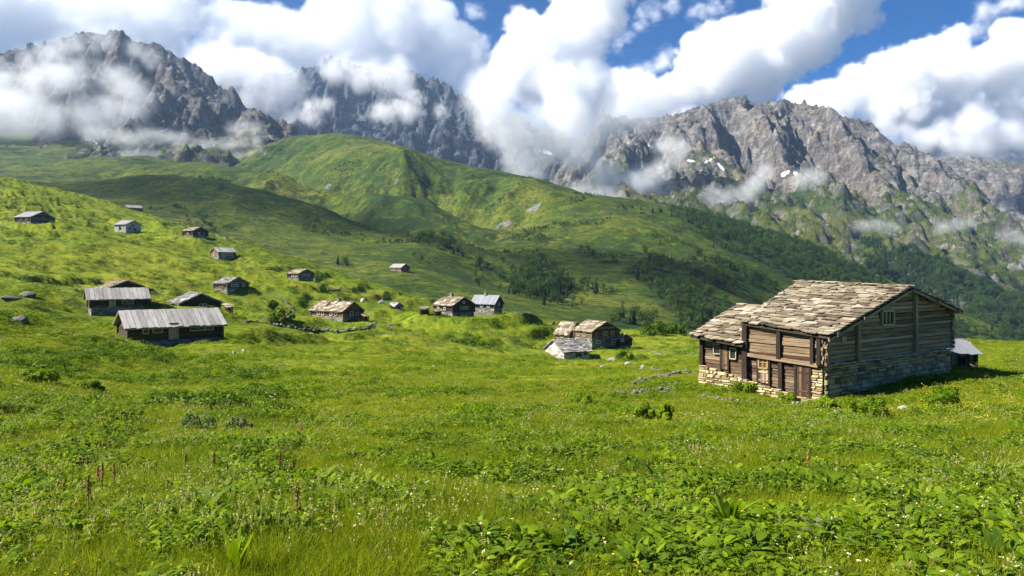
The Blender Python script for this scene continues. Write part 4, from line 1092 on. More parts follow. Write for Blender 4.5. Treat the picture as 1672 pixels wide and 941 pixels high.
def kit(name, meshes):
    c = bpy.data.collections.new(name)
    for i, me in enumerate(meshes):
        o = bpy.data.objects.new('%s_%02d' % (name, i), me); c.objects.link(o)
    return c
def scatter(name, pts, idx, rot, scl, coll):
    """one object whose points carry plants from the kit"""
    me = bpy.data.meshes.new(name); me.vertices.add(len(pts)); me.vertices.foreach_set('co', np.asarray(pts, np.float32).ravel())
    set_attr(me, 'pick', idx, 'INT'); set_attr(me, 'turn', rot, 'FLOAT_VECTOR'); set_attr(me, 'size', scl, 'FLOAT_VECTOR')
    o = link(name, me)
    g = GN(name + '_spread')
    na = lambda t, n: g.n('GeometryNodeInputNamedAttribute', {'Name': n}, data_type=t)
    tp = g.n('GeometryNodeMeshToPoints', {0: g.i.outputs[0]})
    ci = g.g.nodes.new('GeometryNodeCollectionInfo'); ci.inputs[0].default_value = coll; ci.inputs[1].default_value = True; ci.inputs[2].default_value = True
    er = g.n('FunctionNodeEulerToRotation', {0: na('FLOAT_VECTOR', 'turn')})
    io = g.n('GeometryNodeInstanceOnPoints', {'Points': tp, 'Instance': ci.outputs[0], 'Pick Instance': True, 'Instance Index': na('INT', 'pick'), 'Rotation': er, 'Scale': na('FLOAT_VECTOR', 'size')})
    g.g.links.new(io, g.o.inputs[0])
    md = o.modifiers.new('spread', 'NODES'); md.node_group = g.g
    tag(o, kind='stuff'); return o

# footprints kept clear of plants (photo bearing boxes -> rotated rectangles of the buildings)
CLEAR = []
def clear_from(root, x0, x1, y0, y1): CLEAR.append((root.location.x, root.location.y, root.rotation_euler.z, x0, x1, y0, y1))
clear_from(hroot, -.1, GW, -.1, 8.6); clear_from(sr, -1, 1, 0, 1.7)
for rt_, w_, l_ in CABINS: clear_from(rt_, -.1, w_ + .1, -.1, l_ + .1)
def is_clear(x, y):
    ok = np.ones(len(x), bool)
    for (cx, cy, a, x0, x1, y0, y1) in CLEAR:
        dx = x - cx; dy = y - cy; u = dx * math.cos(a) + dy * math.sin(a); v = -dx * math.sin(a) + dy * math.cos(a)
        ok &= ~((u > x0) & (u < x1) & (v > y0) & (v < y1))
    return ok
def band(y0, y1, dens, um=.80):
    n = int(um * (y1 * y1 - y0 * y0) * dens)
    Y = np.sqrt(RNG.uniform(y0 * y0, y1 * y1, n)); X = RNG.uniform(-um, um, n) * Y
    k = is_clear(X, Y); return X[k], Y[k]
def px_of(X, Y): return X / Y * FP + CX

near_kit = kit('near_kit', [grass_tuft(34, .24, .10), grass_tuft(30, .30, .09), grass_tuft(24, .32, .10, .006, 5), grass_tuft(40, .17, .12, .007),
    herb(22, .22, .085, L_HERB), herb(26, .19, .065, L_HERB), herb(18, .25, .11, L_HERB, 1.2, .5), herb(28, .18, .05, L_HERB), herb(22, .22, .09, L_DARK),
    flowers(4, .27, .013, L_YEL, 4), flowers(5, .30, .013, L_WHT, 6), clump(60, .16, .12, .022, L_HERB)])
far_kit = kit('far_kit', [grass_tuft(26, .22, .2, .016), grass_tuft(22, .26, .22, .02, 4), clump(46, .32, .20, .06, L_HERB), clump(80, .45, .34, .065, L_HERB), clump(40, .30, .16, .05, L_GRASS), flowers(7, .3, .03, L_YEL, 4), flowers(7, .3, .03, L_WHT, 5), clump(160, .75, .55, .075, L_DARK)])

def sow():
    P_, I_, R_, S_ = [], [], [], []
    P2, I2, R2, S2 = [], [], [], []
    def put(X, Y, idx, scl, zs, tgt, tilt=.25, sink=.0):
        z = ground(X, Y) - sink
        n = len(X); tgt[0].append(np.stack([X, Y, z], 1)); tgt[1].append(idx); tgt[2].append(np.stack([RNG.normal(0, tilt, n), RNG.normal(0, tilt, n), RNG.uniform(0, 6.28, n)], 1))
        tgt[3].append(np.stack([scl, scl, scl * zs], 1))
    N, F = (P_, I_, R_, S_), (P2, I2, R2, S2)
    for (a, b, dn, sz) in ((2.6, 12, 190, 1.0), (12, 26, 80, 1.15)):
        X, Y = band(a, b, dn, 1.12); n = len(X); px = px_of(X, Y)
        pn = fbm(X / 2.3, Y / 2.3, 3, 301) + .25 * fbm(X / .7, Y / .7, 2, 302); fl = fbm(X / 4.0, Y / 4.0, 2, 305); dr = fbm(X / 3, Y / 3, 3, 309)
        herbp = sstep(-.18, .22, pn + .22 * sstep(850, 1200, px) * sstep(16, 8, Y) - .05 + .10 * sstep(420, 100, px))
        r = RNG.random(n); q = RNG.random(n)
        idx = np.where(r < herbp * .82, RNG.choice([4, 4, 5, 5, 6, 7, 7, 8, 11], n), RNG.choice([0, 0, 1, 3, 3], n))
        idx = np.where((r > .935) & (dr + .25 * sstep(700, 250, px) > .12), 2, idx)
        idx = np.where((q < .008) & (fl > .05), 9, idx)
        idx = np.where((q > .982) & (fl < .15), 10, idx)
        hs = .55 + .55 * sstep(-.3, .35, fbm(X / 3.1, Y / 3.1, 3, 311))
        put(X, Y, idx, sz * RNG.uniform(.7, 1.25, n), hs * RNG.uniform(.8, 1.2, n), N)
    for (a, b, dn, sz) in ((26, 55, 26, 1.0), (55, 120, 5.5, 1.35), (120, 470, .62, 2.0)):
        X, Y = band(a, b, dn, 1.0 if a < 100 else .8); n = len(X); px = px_of(X, Y)
        pn = fbm(X / 7, Y / 7, 4, 321) + .3 * fbm(X / 2, Y / 2, 2, 322); fl = fbm(X / 9, Y / 9, 2, 325); left = sstep(620, 150, px) * sstep(70, 50, Y)
        r = RNG.random(n); q = RNG.random(n)
        hp = sstep(.0, .32, pn + .20 * left)
        idx = np.where(r < hp * .7, RNG.choice([2, 2, 3, 4], n), RNG.choice([0, 0, 4, 1], n))
        idx = np.where((left > .3) & (pn > .02) & (q < .25), 3, idx); idx = np.where((left > .3) & (pn > .05) & (q < .05), 7, idx)
        yl = sstep(1350, 1550, px) * sstep(62, 50, Y)
        idx = np.where((q > .997 - .07 * yl) & (fl > -.05 - yl * .3), 5, idx); idx = np.where((q > .94) & (q < .950), 6, idx)
        idx = np.where((a > 100) & (RNG.random(n) < .10) & (pn > -.1), 7, idx)
        keep = ~((idx == 0) & (RNG.random(n) < (.35 if a > 50 else .1)))
        h = .5 + .6 * sstep(-.2, .4, pn); h = h * (1 if a < 50 else .75)
        sc = sz * RNG.uniform(.6, 1.2, n)
        put(X[keep], Y[keep], idx[keep], sc[keep], (h * RNG.uniform(.7, 1.2, n))[keep], F)
    # weeds on the bank below the mound cabins
    n = 900; bx = RNG.uniform(652, 818, n); Y = RNG.normal(164, 2.2, n); X = (bx - CX) / FP * Y
    put(X, Y, RNG.choice([3, 7, 3, 2], n), RNG.uniform(1.2, 2.3, n), RNG.uniform(.8, 1.3, n), F)
    cat_ = np.concatenate
    scatter('meadow_grass', cat_(P_), cat_(I_), cat_(R_), cat_(S_), near_kit)
    scatter('pasture_grass', cat_(P2), cat_(I2), cat_(R2), cat_(S2), far_kit)
    print('SOWN', sum(map(len, P_)), sum(map(len, P2)))
sow()

# ---- plants one can point at
def at(px, py, Y=None):
    """where the sight line through a photo pixel meets the built meadow"""
    k = (px - CX) / FP; s = (HY - py) / FP
    ys = np.exp(np.linspace(math.log(3), math.log(450), 4000)); d = EYE + s * ys - ground(k * ys, ys)
    i = int(np.argmax(d < 0)); y = float(ys[i]); x = k * y
    return Vector((x, y, float(ground(np.array([x]), np.array([y]))[0])))

def dock(base, H, nl=9, lean=0.0, ll=.28, spike=True, seed=0):
    random.seed(seed); rt = empty('dock_plant', base, U(0, 6.28))
    p = PB()
    for k in range(nl):
        a = k * 2.4 + U(-.3, .3); p.strip((0, 0, 0), dirv(a, U(.5, 1.2)), (0, 0, 1), ll * U(.7, 1.2), ll * .32 * U(.8, 1.2), U(.8, 1.8), 5, LEAF, 0, None, -.3)
    lv = link('leaves', p.mesh('leaves', [L_HERB]), None, rt)
    if spike:
        top = Vector((lean * H, 0, H)); p = PB(); p.tube((0, 0, 0), top * .62, .007, .005, 5); p.tube(top * .62, top, .005, .003, 5); link('stem', p.mesh('stem', [L_STEM]), None, rt)
        p = PB()
        for k in range(150):
            t = U(.60, 1.0); r = .040 * (1 - ((t - .6) / .4) ** 2 * .75) * U(.3, 1); a = U(0, 6.28); c = top * t + Vector((r * math.cos(a), r * math.sin(a), U(-.01, .01)))
            p.quad(c, (math.cos(a), math.sin(a), U(-.3, .6)), U(.007, .014), 0)
        link('seed_spike', p.mesh('seed_spike', [L_BROWN]), None, rt)
    return rt
DOCKS = [  # photo x, foot y, top y, label
 (145, 862, 776, 'tallest brown seed spike of the group at lower left, on a bare stem'),
 (168, 830, 757, 'brown dock spike just right of the tallest one at lower left'),
 (187, 812, 757, 'thin brown dock spike at the right end of the lower left group'),
 (159, 815, 762, 'brown dock spike at the back of the lower left group'),
 (303, 785, 742, 'small dark brown dock spike standing over broad weeds'),
 (349, 785, 740, 'brown dock spike with leafy foot, right of the small dark one'),
 (457, 792, 738, 'slim brown dock spike in mid meadow left of a shorter one'),
 (479, 785, 752, 'short brown dock spike in mid meadow right of a slimmer one'),
 (487, 905, 790, 'tall thick brown dock spike nearest the camera, on a long stem'),
 (493, 722, 688, 'distant dock spike above a pale leafy foot'),
 (1139, 765, 722, 'reddish dock spike behind a dark broad leaved clump'),
 (1319, 790, 735, 'reddish dock spike rising from the big leafy clump on the right'),
 (164, 745, 722, 'farthest small dock spike on the left bank')]
for i, (x, yb, yt, lb) in enumerate(DOCKS):
    b = at(x, yb); H = max(.3, (yb - yt) / FP * b.y)
    tag(dock(b, H, 8, U(-.06, .06), .22 + .10 * (i in (1, 5, 9, 11)), True, 40 + i), lb, 'dock plant', 'brown dock spikes in the meadow')
def bigleaf(base, n, L, w, el, mat_, seed, bend=(.5, 1.6), prof=LEAF, name='leafy_plant'):
    random.seed(seed); p = PB()
    for k in range(n):
        a = k * 2.4 + U(-.4, .4); e = U(*el); d = dirv(a, e); st = L * U(.15, .5)
        p.strip((0, 0, 0), d, (0, 0, 1), st, .014, .1, 2, lambda t: 1, 1); p.strip(d * st * .98, d, (0, 0, 1), L * U(.7, 1.15), w * U(.8, 1.2), U(*bend), 6, prof, 0, None, -.3)
    rt = empty(name, base, U(0, 6.28)); link('leaves', p.mesh('leaves', [mat_, L_STEM]), None, rt)
    return rt
BIG = [
 (385, 948, 7, .30, .07, (1.1, 1.5), L_HERB, (.1, .5), SPEAR, 'upright spear leaved plant at the bottom edge'),
 (1190, 868, 22, .34, .065, (.7, 1.35), L_HERB, (.5, 1.5), LEAF, 'big fan of long green leaves in the right foreground'),
 (1348, 812, 18, .42, .13, (.3, 1.0), L_HERB, (.8, 1.8), LEAF, 'wide dark rosette with drooping leaves around the reddish spike'),
 (1075, 792, 18, .32, .10, (.4, 1.1), L_DARK, (.6, 1.5), LEAF, 'dark broad leaved clump in front of the left reddish spike'),
 (1510, 825, 16, .28, .075, (.6, 1.3), L_HERB, (.5, 1.4), LEAF, 'leafy rosette on the right beside pale flowers'),
 (1345, 895, 18, .24, .10, (.4, 1.1), L_GREYG, (.6, 1.6), LEAF, 'pale grey green broad leaves in the right foreground'),
 (905, 915, 16, .22, .085, (.7, 1.3), L_DARK, (.4, 1.2), LEAF, 'dark leaved clump low in the centre foreground'),
 (330, 850, 14, .34, .075, (.7, 1.3), L_HERB, (.6, 1.6), LEAF, 'light green plant with long arching leaves in the left foreground'),
 (290, 815, 8, .30, .09, (.8, 1.3), L_HERB, (.4, 1.2), LEAF, 'upright leafy plant behind the arching one in the left foreground'),
 (495, 727, 9, .40, .12, (.6, 1.2), L_HERB, (.4, 1.2), LEAF, 'pale leafy plant at the foot of the distant spike'),
 (1635, 930, 18, .24, .10, (.5, 1.2), L_DARK, (.6, 1.5), LEAF, 'dark broad leaves in the bottom right corner'),
 (595, 812, 7, .32, .09, (.8, 1.3), L_HERB, (.4, 1.2), LEAF, 'single upright leafy plant in the centre left meadow'),
 (520, 800, 14, .34, .12, (.3, 1.1), L_DARK, (.6, 1.5), LEAF, 'dark weed clump right of the short brown spike'),
 (760, 775, 12, .30, .11, (.3, 1.1), L_HERB, (.6, 1.5), LEAF, 'green weed clump in the middle of the meadow'),
 (910, 755, 12, .40, .13, (.3, 1.1), L_DARK, (.6, 1.5), LEAF, 'dark weed clump beyond the middle of the meadow'),
]
for i, (x, y, n, L, w_, el, m_, bd_, pr_, lb) in enumerate(BIG):
    tag(bigleaf(at(x, y), n, L, w_, el, m_, 70 + i, bd_, pr_), lb, 'plant', 'large leafy plants in the foreground')
def shrub(base, rx, h, mat_, seed, n=420, lf=.06, label='', flow=0):
    random.seed(seed); p = PB(); cs = [(Vector((U(-.8, .8) * rx, U(-.8, .8) * rx, U(.1, .75) * h)), U(.2, .5)) for _ in range(12)]
    for _ in range(n):
        c, r = random.choice(cs); d = dirv(U(0, 6.28), math.asin(U(-.6, 1))); q = c + Vector((d.x * r * rx, d.y * r * rx, d.z * r * h * .8)) * U(.75, 1.05)
        if q.z < 0: continue
        p.quad(q, d + Vector((U(-.5, .5), U(-.5, .5), U(-.2, .5))), lf * U(.6, 1.4), 0, None, U(.45, .9))
    rt = empty('shrub', base, U(0, 6.28)); link('foliage', p.mesh('foliage', [mat_]), None, rt)
    p = PB()
    for c, r in cs: p.tube((0, 0, -.05), c, .02 * h + .006, .006, 4)
    link('branches', p.mesh('branches', [BARK]), None, rt)
    if flow:
        p = PB()
        for _ in range(flow):
            a = U(0, 6.28); r = rx * U(.5, 1.1); z = U(.1, .75) * h
            for k in range(4): p.quad((r * math.cos(a) + U(-.03, .03), r * math.sin(a) + U(-.03, .03), z + U(-.03, .03)), (0, 0, 1), U(.02, .035), 0)
        link('yellow_flowers', p.mesh('yellow_flowers', [L_YEL]), None, rt)
    return tag(rt, label, 'shrub')
for i, (x, y, w_, h_, m_, fl, lb) in enumerate([
    (325, 706, 52, 30, L_BLUE, 0, 'dense blue green shrub on the left bank'), (392, 702, 46, 20, L_GREYG, 0, 'low grey green shrub right of the blue green one'),
    (1418, 684, 62, 34, L_HERB, 30, 'leafy green bush with yellow flowers in front of the log house gable'), (1540, 664, 58, 32, L_HERB, 12, 'light green bush with a tall flowering shoot near the shed'),
    (1058, 685, 36, 22, L_HERB, 0, 'dark leafy bush left of its twin in front of the log house'), (1088, 688, 24, 24, L_HERB, 0, 'narrow dark bush right of its twin, in front of the log house'),
    (1022, 589, 26, 16, L_HERB, 0, 'round dark bush on the grass left of the log house'), (458, 527, 40, 24, L_DARK, 0, 'dark bush beside the field wall left of the chimney cabin'),
    (950, 660, 40, 14, L_HERB, 0, 'low dark bush in the meadow left of the ruined walls'), (150, 640, 44, 18, L_HERB, 0, 'bright green bush on the left bank below the silver roofed cabin'),
    (60, 625, 50, 20, L_HERB, 0, 'dark weed bush on the far left of the bank'), (215, 690, 44, 18, L_HERB, 0, 'dark weed bush left of the blue green shrub'), (90, 735, 60, 20, L_HERB, 0, 'broad dark weed bush low on the left bank'),
    (1220, 640, 44, 18, L_HERB, 0, 'nettles growing against the stone foot of the log house'), (1285, 655, 22, 14, L_HERB, 0, 'small weeds at the foot of the log house door'),
    (1352, 668, 34, 16, L_HERB, 0, 'weeds at the near stone corner of the log house'), (445, 505, 20, 12, L_DARK, 0, 'small dark bush above the field wall'),
    (985, 515, 36, 22, L_DARK, 0, 'dark round bush behind the two storey cabin'), (1065, 548, 40, 22, L_DARK, 0, 'dark bush at the meadow edge above the ruined walls'), (1100, 545, 30, 16, L_DARK, 0, 'bush at the far meadow edge nearest the log house annex')]):
    b = at(x, y); s = b.y / FP
    shrub(b, w_ * s / 2, h_ * s * 1.15, m_, 200 + i, 1400, max(.03, .0055 * b.y ** .75), lb, fl)

# ---- stones and dry walls
random.seed(5)
def boulder(x, y, w, h, lb, pale=.7, g_='scattered boulders on the pasture'):
    b = at(x, y); s = b.y / FP; m = MB()
    m.rock((0, 0, h * s * .22), (w * s / 2, w * s / 2 * .8, h * s * .72), x + y, tone=pale)
    o = m.build('boulder', S_ROCK); o.location = b; return tag(o, lb, 'boulder', g_)
for (x, y, w, h, lb, p_) in [(592, 494, 9, 8, 'white boulder right behind the chimney cabin', 1.0), (624, 496, 13, 7, 'pale flat boulder between the white one and the tiny hut', .8), (1365, 676, 26, 8, 'flat pale stone in the grass before the gable', .8), (1475, 668, 22, 7, 'flat stone near the bush with yellow flowers', .8),
    (383, 579, 8, 8, 'small white stone in the shadow of the silver roofed cabin', .8), (398, 577, 9, 9, 'second white stone in the shadow of the silver roofed cabin', .8), (20, 490, 34, 8, 'large flat rock outcrop at the left edge', .15), (45, 484, 30, 10, 'rock on the right end of the left outcrop', .2), (30, 527, 34, 12, 'dark rock lower on the left edge', .2),
    (708, 600, 8, 4, 'lone grey stone in the middle pasture', .6), (1120, 606, 12, 6, 'pale stone at the end of the ruined wall', .8), (1050, 600, 10, 5, 'pale stone above the ruined walls', .8), (640, 447, 9, 5, 'stone beside the far metal roofed cabin', .5), (590, 450, 8, 5, 'pale stone on the ridge path', .8), (668, 473, 8, 4, 'white stone on the crest right of the open slope', 1.0),
    (745, 506, 7, 4, 'stone on the mound by the dark cabin', .5), (820, 462, 7, 4, 'stone at the foot of the wood', .6), (1000, 590, 16, 7, 'flat rock in front of the two storey cabin', .6), (1025, 596, 14, 6, 'grey stone right of the flat rock', .6), (985, 600, 12, 5, 'grey stone left below the flat rock', .6)]:
    boulder(x, y, w, h, lb, p_)
def dry_wall(lb, line, h, wd, n, pale=.5, seed=1, gap=.1):
    rg_ = random.Random(seed); m = MB(); pts = [at(x, y) for x, y in line]; seg = [(a, b, (b - a).length) for a, b in zip(pts[:-1], pts[1:])]; T = sum(s[2] for s in seg)
    o = pts[0]
    for i in range(n):
        t = (i + rg_.random()) / n * T
        if rg_.random() < gap: continue
        for a, b, L in seg:
            if t <= L: break
            t -= L
        p = a.lerp(b, min(1, t / L)); p.x += rg_.gauss(0, wd * .3); p.y += rg_.gauss(0, wd * .3); p.z = float(ground(np.array([p.x]), np.array([p.y]))[0])
        r = h * rg_.uniform(.35, .75); lv = rg_.choice([-.1, .1, .3, .6, .9]) * h
        m.rock(p - o + Vector((0, 0, lv)), (r * rg_.uniform(.8, 1.6), r, r * rg_.uniform(.5, .9)), rg_.random(), tone=rg_.gauss(pale, .18))
    prev = None                                 # packed core under the stones
    for a, b, L in seg:
        k_ = max(2, int(L / 1.2))
        for i in range(k_ + 1):
            p = a.lerp(b, i / k_); p.z = float(ground(np.array([p.x]), np.array([p.y]))[0]) + h * .06
            if prev is not None and (p - prev).length > .05: m.beam(prev - o, p - o + (p - prev) * .08, min(wd * .7, .45), h * .5, max(0, pale - .1))
            prev = p
    b = m.build('dry_stone_wall', S_ROCK); b.location = o
    return tag(b, lb, 'stone wall', 'low dry stone walls', 'thing')
dry_wall('dark curved field wall in front of the chimney cabin', [(440, 530), (475, 536), (520, 541), (560, 543), (600, 538), (640, 534)], .45, .9, 330, .25, 2, .02)
dry_wall('broken field wall left of the chimney cabin, running uphill', [(400, 526), (440, 528), (470, 522), (478, 505), (465, 490), (440, 482)], .4, .8, 130, .35, 3, .15)
dry_wall('thin boundary wall from the dark brown cabin across the open slope', [(515, 462), (560, 470), (610, 480), (660, 490)], .45, .7, 130, .25, 4, .1)
dry_wall('upper arm of the ruined wall left of the log house', [(1032, 630), (1060, 622), (1085, 615), (1110, 611), (1145, 609)], .24, .55, 110, .22, 5, .08)
dry_wall('lower arm of the ruined wall left of the log house', [(1000, 642), (1030, 646), (1060, 640), (1085, 640), (1108, 630)], .22, .8, 80, .22, 6, .1)
dry_wall('short pale row of stones in the meadow', [(1045, 604), (1065, 604), (1080, 606)], .26, .5, 26, .4, 7, .1)
dry_wall('line of paving stones at the foot of the log house', [(1140, 648), (1165, 650), (1190, 655), (1205, 658), (1240, 662), (1280, 663), (1315, 661)], .16, .3, 60, .6, 8, .1)
dry_wall('long pale wall line along the crest path of the upper slope', [(250, 356), (290, 366), (330, 378), (370, 392), (410, 405)], .6, 1.4, 160, .45, 9, .2)
dry_wall('stone row on the mound right of the blue roofed cabin', [(822, 512), (850, 516), (880, 522), (910, 527)], .4, 3.5, 110, .25, 10, .2)
dry_wall('pale stones along the far meadow edge', [(1035, 572), (1070, 576), (1110, 577), (1145, 575)], .3, .6, 40, .5, 11, .2)
# ================================================================== TREES
def spruce(seed, full=1.0):
    """unit-height spruce: trunk and drooping whorls of needled boughs"""
    random.seed(seed); p = PB(); p.tube((0, 0, -.05), (0, 0, .97), .018, .004, 5, 1)
    z = .08
    while z < .97:
        R_ = .20 * full * (1 - z) ** .8 * U(.8, 1.15) + .012; nb = max(4, int(9 * (1 - z) + 3)); a0 = U(0, 6.28)
        for k in range(nb):
            a = a0 + k * 6.283 / nb + U(-.25, .25); L = R_ * U(.65, 1.2)
            p.strip((0, 0, z), dirv(a, U(-.15, .25)), (0, 0, 1), L, L * U(.45, .7), U(.3, .9), 2, lambda t: (.35 + 1.0 * t) if t < .6 else (1.9 - 1.7 * t), 0)
            p.quad(Vector((0, 0, z)) + dirv(a, -.1) * L * .6, dirv(a, U(-.2, .6)), L * .35, 0)
        z += .045 * U(.8, 1.2) * (1.1 - z * .5)
    return p.mesh('spruce_tree', [L_TREE, BARK])
def broadleaf(seed, n=420, tall=1.0):
    random.seed(seed); p = PB(); p.tube((0, 0, -.05), (0, 0, .55), .03, .012, 5, 1)
    cs = [(Vector((U(-.22, .22), U(-.22, .22), U(.30, .82))), U(.13, .24)) for _ in range(11)]
    for c, r in cs: p.tube((0, 0, .3 * U(.3, 1)), c, .012, .004, 4, 1)
    for _ in range(n):
        c, r = random.choice(cs); d = dirv(U(0, 6.28), math.asin(U(-.8, 1)))
        p.quad(c + d * r * U(.6, 1.1), d + Vector((U(-.6, .6), U(-.6, .6), U(-.2, .6))), U(.025, .055), 0, None, U(.5, .9))
    return p.mesh('broadleaf_tree', [L_BROAD, BARK])
def scrub(seed):
    random.seed(seed); p = PB()
    cs = [(Vector((U(-.5, .5), U(-.5, .5), U(.1, .35))), U(.22, .4)) for _ in range(7)]
    for _ in range(170):
        c, r = random.choice(cs); d = dirv(U(0, 6.28), math.asin(U(-.3, 1)))
        p.quad(c + d * r * U(.7, 1.1), d + Vector((U(-.5, .5), U(-.5, .5), U(-.1, .6))), U(.06, .13), 0, None, U(.5, .9))
    return p.mesh('scrub', [L_BROAD])
SPR = [spruce(1), spruce(2, .8), spruce(3, 1.2)]; BRD = [broadleaf(4), broadleaf(5), broadleaf(6)]
wood_kit = kit('wood_kit', SPR[:3] + BRD[:3] + [scrub(7), scrub(8)])
def hill_at(px, py):
    k = (px - CX) / FP; s = (HY - py) / FP; ys = np.linspace(400, 2300, 4000); d = EYE + s * ys - hills_land(k * ys, ys)
    i = int(np.argmax(d < 0)); y = float(ys[i]); return Vector((k * y, y, float(hills_land(np.array([k * y]), np.array([y]))[0])))
# single trees that can be told apart
rg = random.Random(12); n_t = 0
def plant_tree(px, py, hpx, kind, lab, group):
    b = hill_at(px, py); h = hpx / FP * b.y
    o = bpy.data.objects.new('spruce_tree' if kind < 3 else 'broadleaf_tree', (SPR + BRD)[kind]); COL.objects.link(o)
    o.location = b; s = h * (1 if kind < 3 else 1.05); o.scale = (s * rg.uniform(.85, 1.2), s * rg.uniform(.85, 1.2), s); o.rotation_euler = (0, 0, rg.uniform(0, 6.28))
    tag(o, lab, 'tree', group)
G1, G2, G3 = 'trees of the dark clump on the valley floor', 'lone trees on the wooded ridge line', 'scattered trees on the slope'
for k in range(52):
    x = 880 + rg.gauss(0, 26); y = 478 + rg.gauss(0, 9) + (x - 880) * .06
    plant_tree(x, y, rg.uniform(20, 34), rg.choice([0, 1, 2, 0, 3, 4, 5]), 'dark tree packed in the clump on the valley floor beyond the mound cabins', G1)
for k in range(34):
    x = rg.uniform(985, 1420); y = np.interp(x, [980, 1150, 1300, 1420], [331, 356, 399, 452]) + rg.uniform(0, 6)
    plant_tree(x, y, rg.uniform(7, 14), rg.choice([0, 1, 2]), 'tiny spruce standing along the wooded ridge line left of the log house roof', G2)
for (x, y, h) in [(777, 462, 26), (782, 468, 22), (740, 415, 18), (748, 417, 16), (755, 419, 14), (820, 432, 16), (960, 470, 16), (968, 474, 14), (1090, 428, 16), (1200, 440, 14), (1150, 452, 12), (905, 497, 20), (918, 499, 18), (935, 497, 18), (950, 498, 14), (1078, 400, 12), (1165, 405, 12), (700, 400, 12), (640, 388, 10), (1240, 520, 24), (1120, 545, 22), (1000, 540, 20)]:
    plant_tree(x, y, h, rg.choice([3, 4, 5]) if y > 485 else rg.choice([0, 1, 2, 3]), 'single dark tree standing apart on the slope behind the cabins', G3)
# the woods themselves
def wood_points(land, X, Y, cover, n, hs, kinds, seed, vis=None):
    rr = np.random.default_rng(seed); f = cover.ravel(); pr = f * (f > .25)
    if vis is not None: pr = pr * vis.ravel()
    pr = pr / pr.sum(); c = X[0, 1] - X[0, 0]
    i = rr.choice(len(f), n, p=pr); x = X.ravel()[i] + rr.uniform(-c, c, n) * .6; y = Y.ravel()[i] + rr.uniform(-c, c, n) * .6
    z = land(x, y) - .3; k = rr.choice(kinds, n); h = rr.uniform(hs[0], hs[1], n) * np.where(k >= 6, .38, 1.0)
    w_ = h * rr.uniform(.85, 1.25, n) * np.where(k >= 6, 1.5, 1.0)
    return np.stack([x, y, z], 1), k, np.stack([rr.normal(0, .04, n), rr.normal(0, .04, n), rr.uniform(0, 6.28, n)], 1), np.stack([w_, w_, h], 1)
inframe = (np.abs(HX / HYY) < .8).astype(float)
a = wood_points(hills_land, HX, HYY, HWOOD, 17000, (4.5, 12), [0, 1, 3, 4, 5, 3, 4, 5, 6, 7, 6, 7], 31, inframe)
# thin scrub over the open hill
scn = sstep(.10, .34, fbm(HX / 70, HYY / 70, 4, 733)) * sstep(430, 520, HYY) * sstep(1750, 1300, HYY) * sstep(-500, 100, HX + .2 * HYY) * .6
b = wood_points(hills_land, HX, HYY, np.maximum(scn, .0) + .0, 9000, (1.8, 5), [6, 7, 6, 7, 3, 5], 32, inframe)
scatter('forest', np.concatenate([a[0], b[0]]), np.concatenate([a[1], b[1]]), np.concatenate([a[2], b[2]]), np.concatenate([a[3], b[3]]), wood_kit)
Xm, Ym, Zm, _b = lands['right_massif']; rl = Land(Xm, Ym, Zm)
a = wood_points(rl, Xm, Ym, MWOOD['right_massif'], 12000, (8, 17), [0, 1, 2, 3, 4, 5, 6], 33)
scatter('distant_forest', *a, wood_kit)

# ================================================================== SNOW LEFT IN THE GULLIES
M_SNOW = plain('old_snow', (.50, .52, .55), .7, .2)
def snow(nm, spots, lab):
    X, Y, Z, _ = lands[nm]; ld = Land(X, Y, Z)
    for q, (px, py, L, w_, ang, lb) in enumerate(spots):
        k = (px - CX) / FP; s = (HY - py) / FP; ys = np.linspace(Y[0, 0], Y[-1, 0], 5000); d = EYE + s * ys - ld(k * ys, ys); i = int(np.argmax(d < 0)); yc = ys[i]; xc = k * yc
        st = 1.3; xs = np.arange(xc - 70, xc + 70, st); yy = np.arange(yc - 110, yc + 110, st); gx, gy = np.meshgrid(xs, yy); gz = ld(gx, gy)
        pxx = gx / gy * FP + CX - px; pyy = (HY - (gz - EYE) / gy * FP) - py
        ca, sa = math.cos(R(ang)), math.sin(R(ang)); u = (pxx * ca + pyy * sa) / L; v = (-pxx * sa + pyy * ca) / w_
        m = 1.25 * (u * u + v * v) + 1.5 * fbm(gx / 11, gy / 14, 3, 900 + q) < 1
        m &= (np.abs(gy - yc) < 100)
        if m.sum() < 6: print('SNOW MISS', nm, q); continue
        me = grid_mesh('snow_patch', gx, gy, gz + 1.0, {}, m)
        tag(link('snow_patch', me, M_SNOW), lb, 'snow patch', 'old snow patches on the mountains')
snow('right_massif', [(1128, 264, 8.55, 1.86, 10, 'snow patch left of the others under the right massif, behind a wisp of mist'), (1158, 263, 9.5, 1.86, -28, 'slanting snow streak left of the pair under the right massif'), (1176, 272, 8.55, 3.1, 50, 'steep wedge of snow in the middle gully of the right massif'), (1282, 285, 8.55, 3.72, -30, 'snow patch left of its small twin below the right massif cliffs'), (1299, 284, 3.8, 3.72, 70, 'small snow patch right of its twin below the right massif cliffs'), (1062, 240, 5.7, 1.86, 20, 'high snow spot on the left shoulder of the right massif')], '')
snow('middle_range', [(893, 250, 15.2, 3.1, 15, 'broad snow field between the mist columns in the centre'), (908, 266, 5.7, 1.86, 20, 'small snow spot below the central snow field'), (700, 256, 3.8, 1.6, 0, 'tiny snow spot at the foot of the blue middle range')], '')
snow('left_peak', [(268, 213, 6.65, 1.86, -25, 'white snow tongue at the foot of the left peak'), (155, 233, 4.75, 2.48, 40, 'snow spot under the mist below the left peak'), (150, 228, 13.3, 1.6, -8, 'thin snow streak in the scree below the left peak')], '')
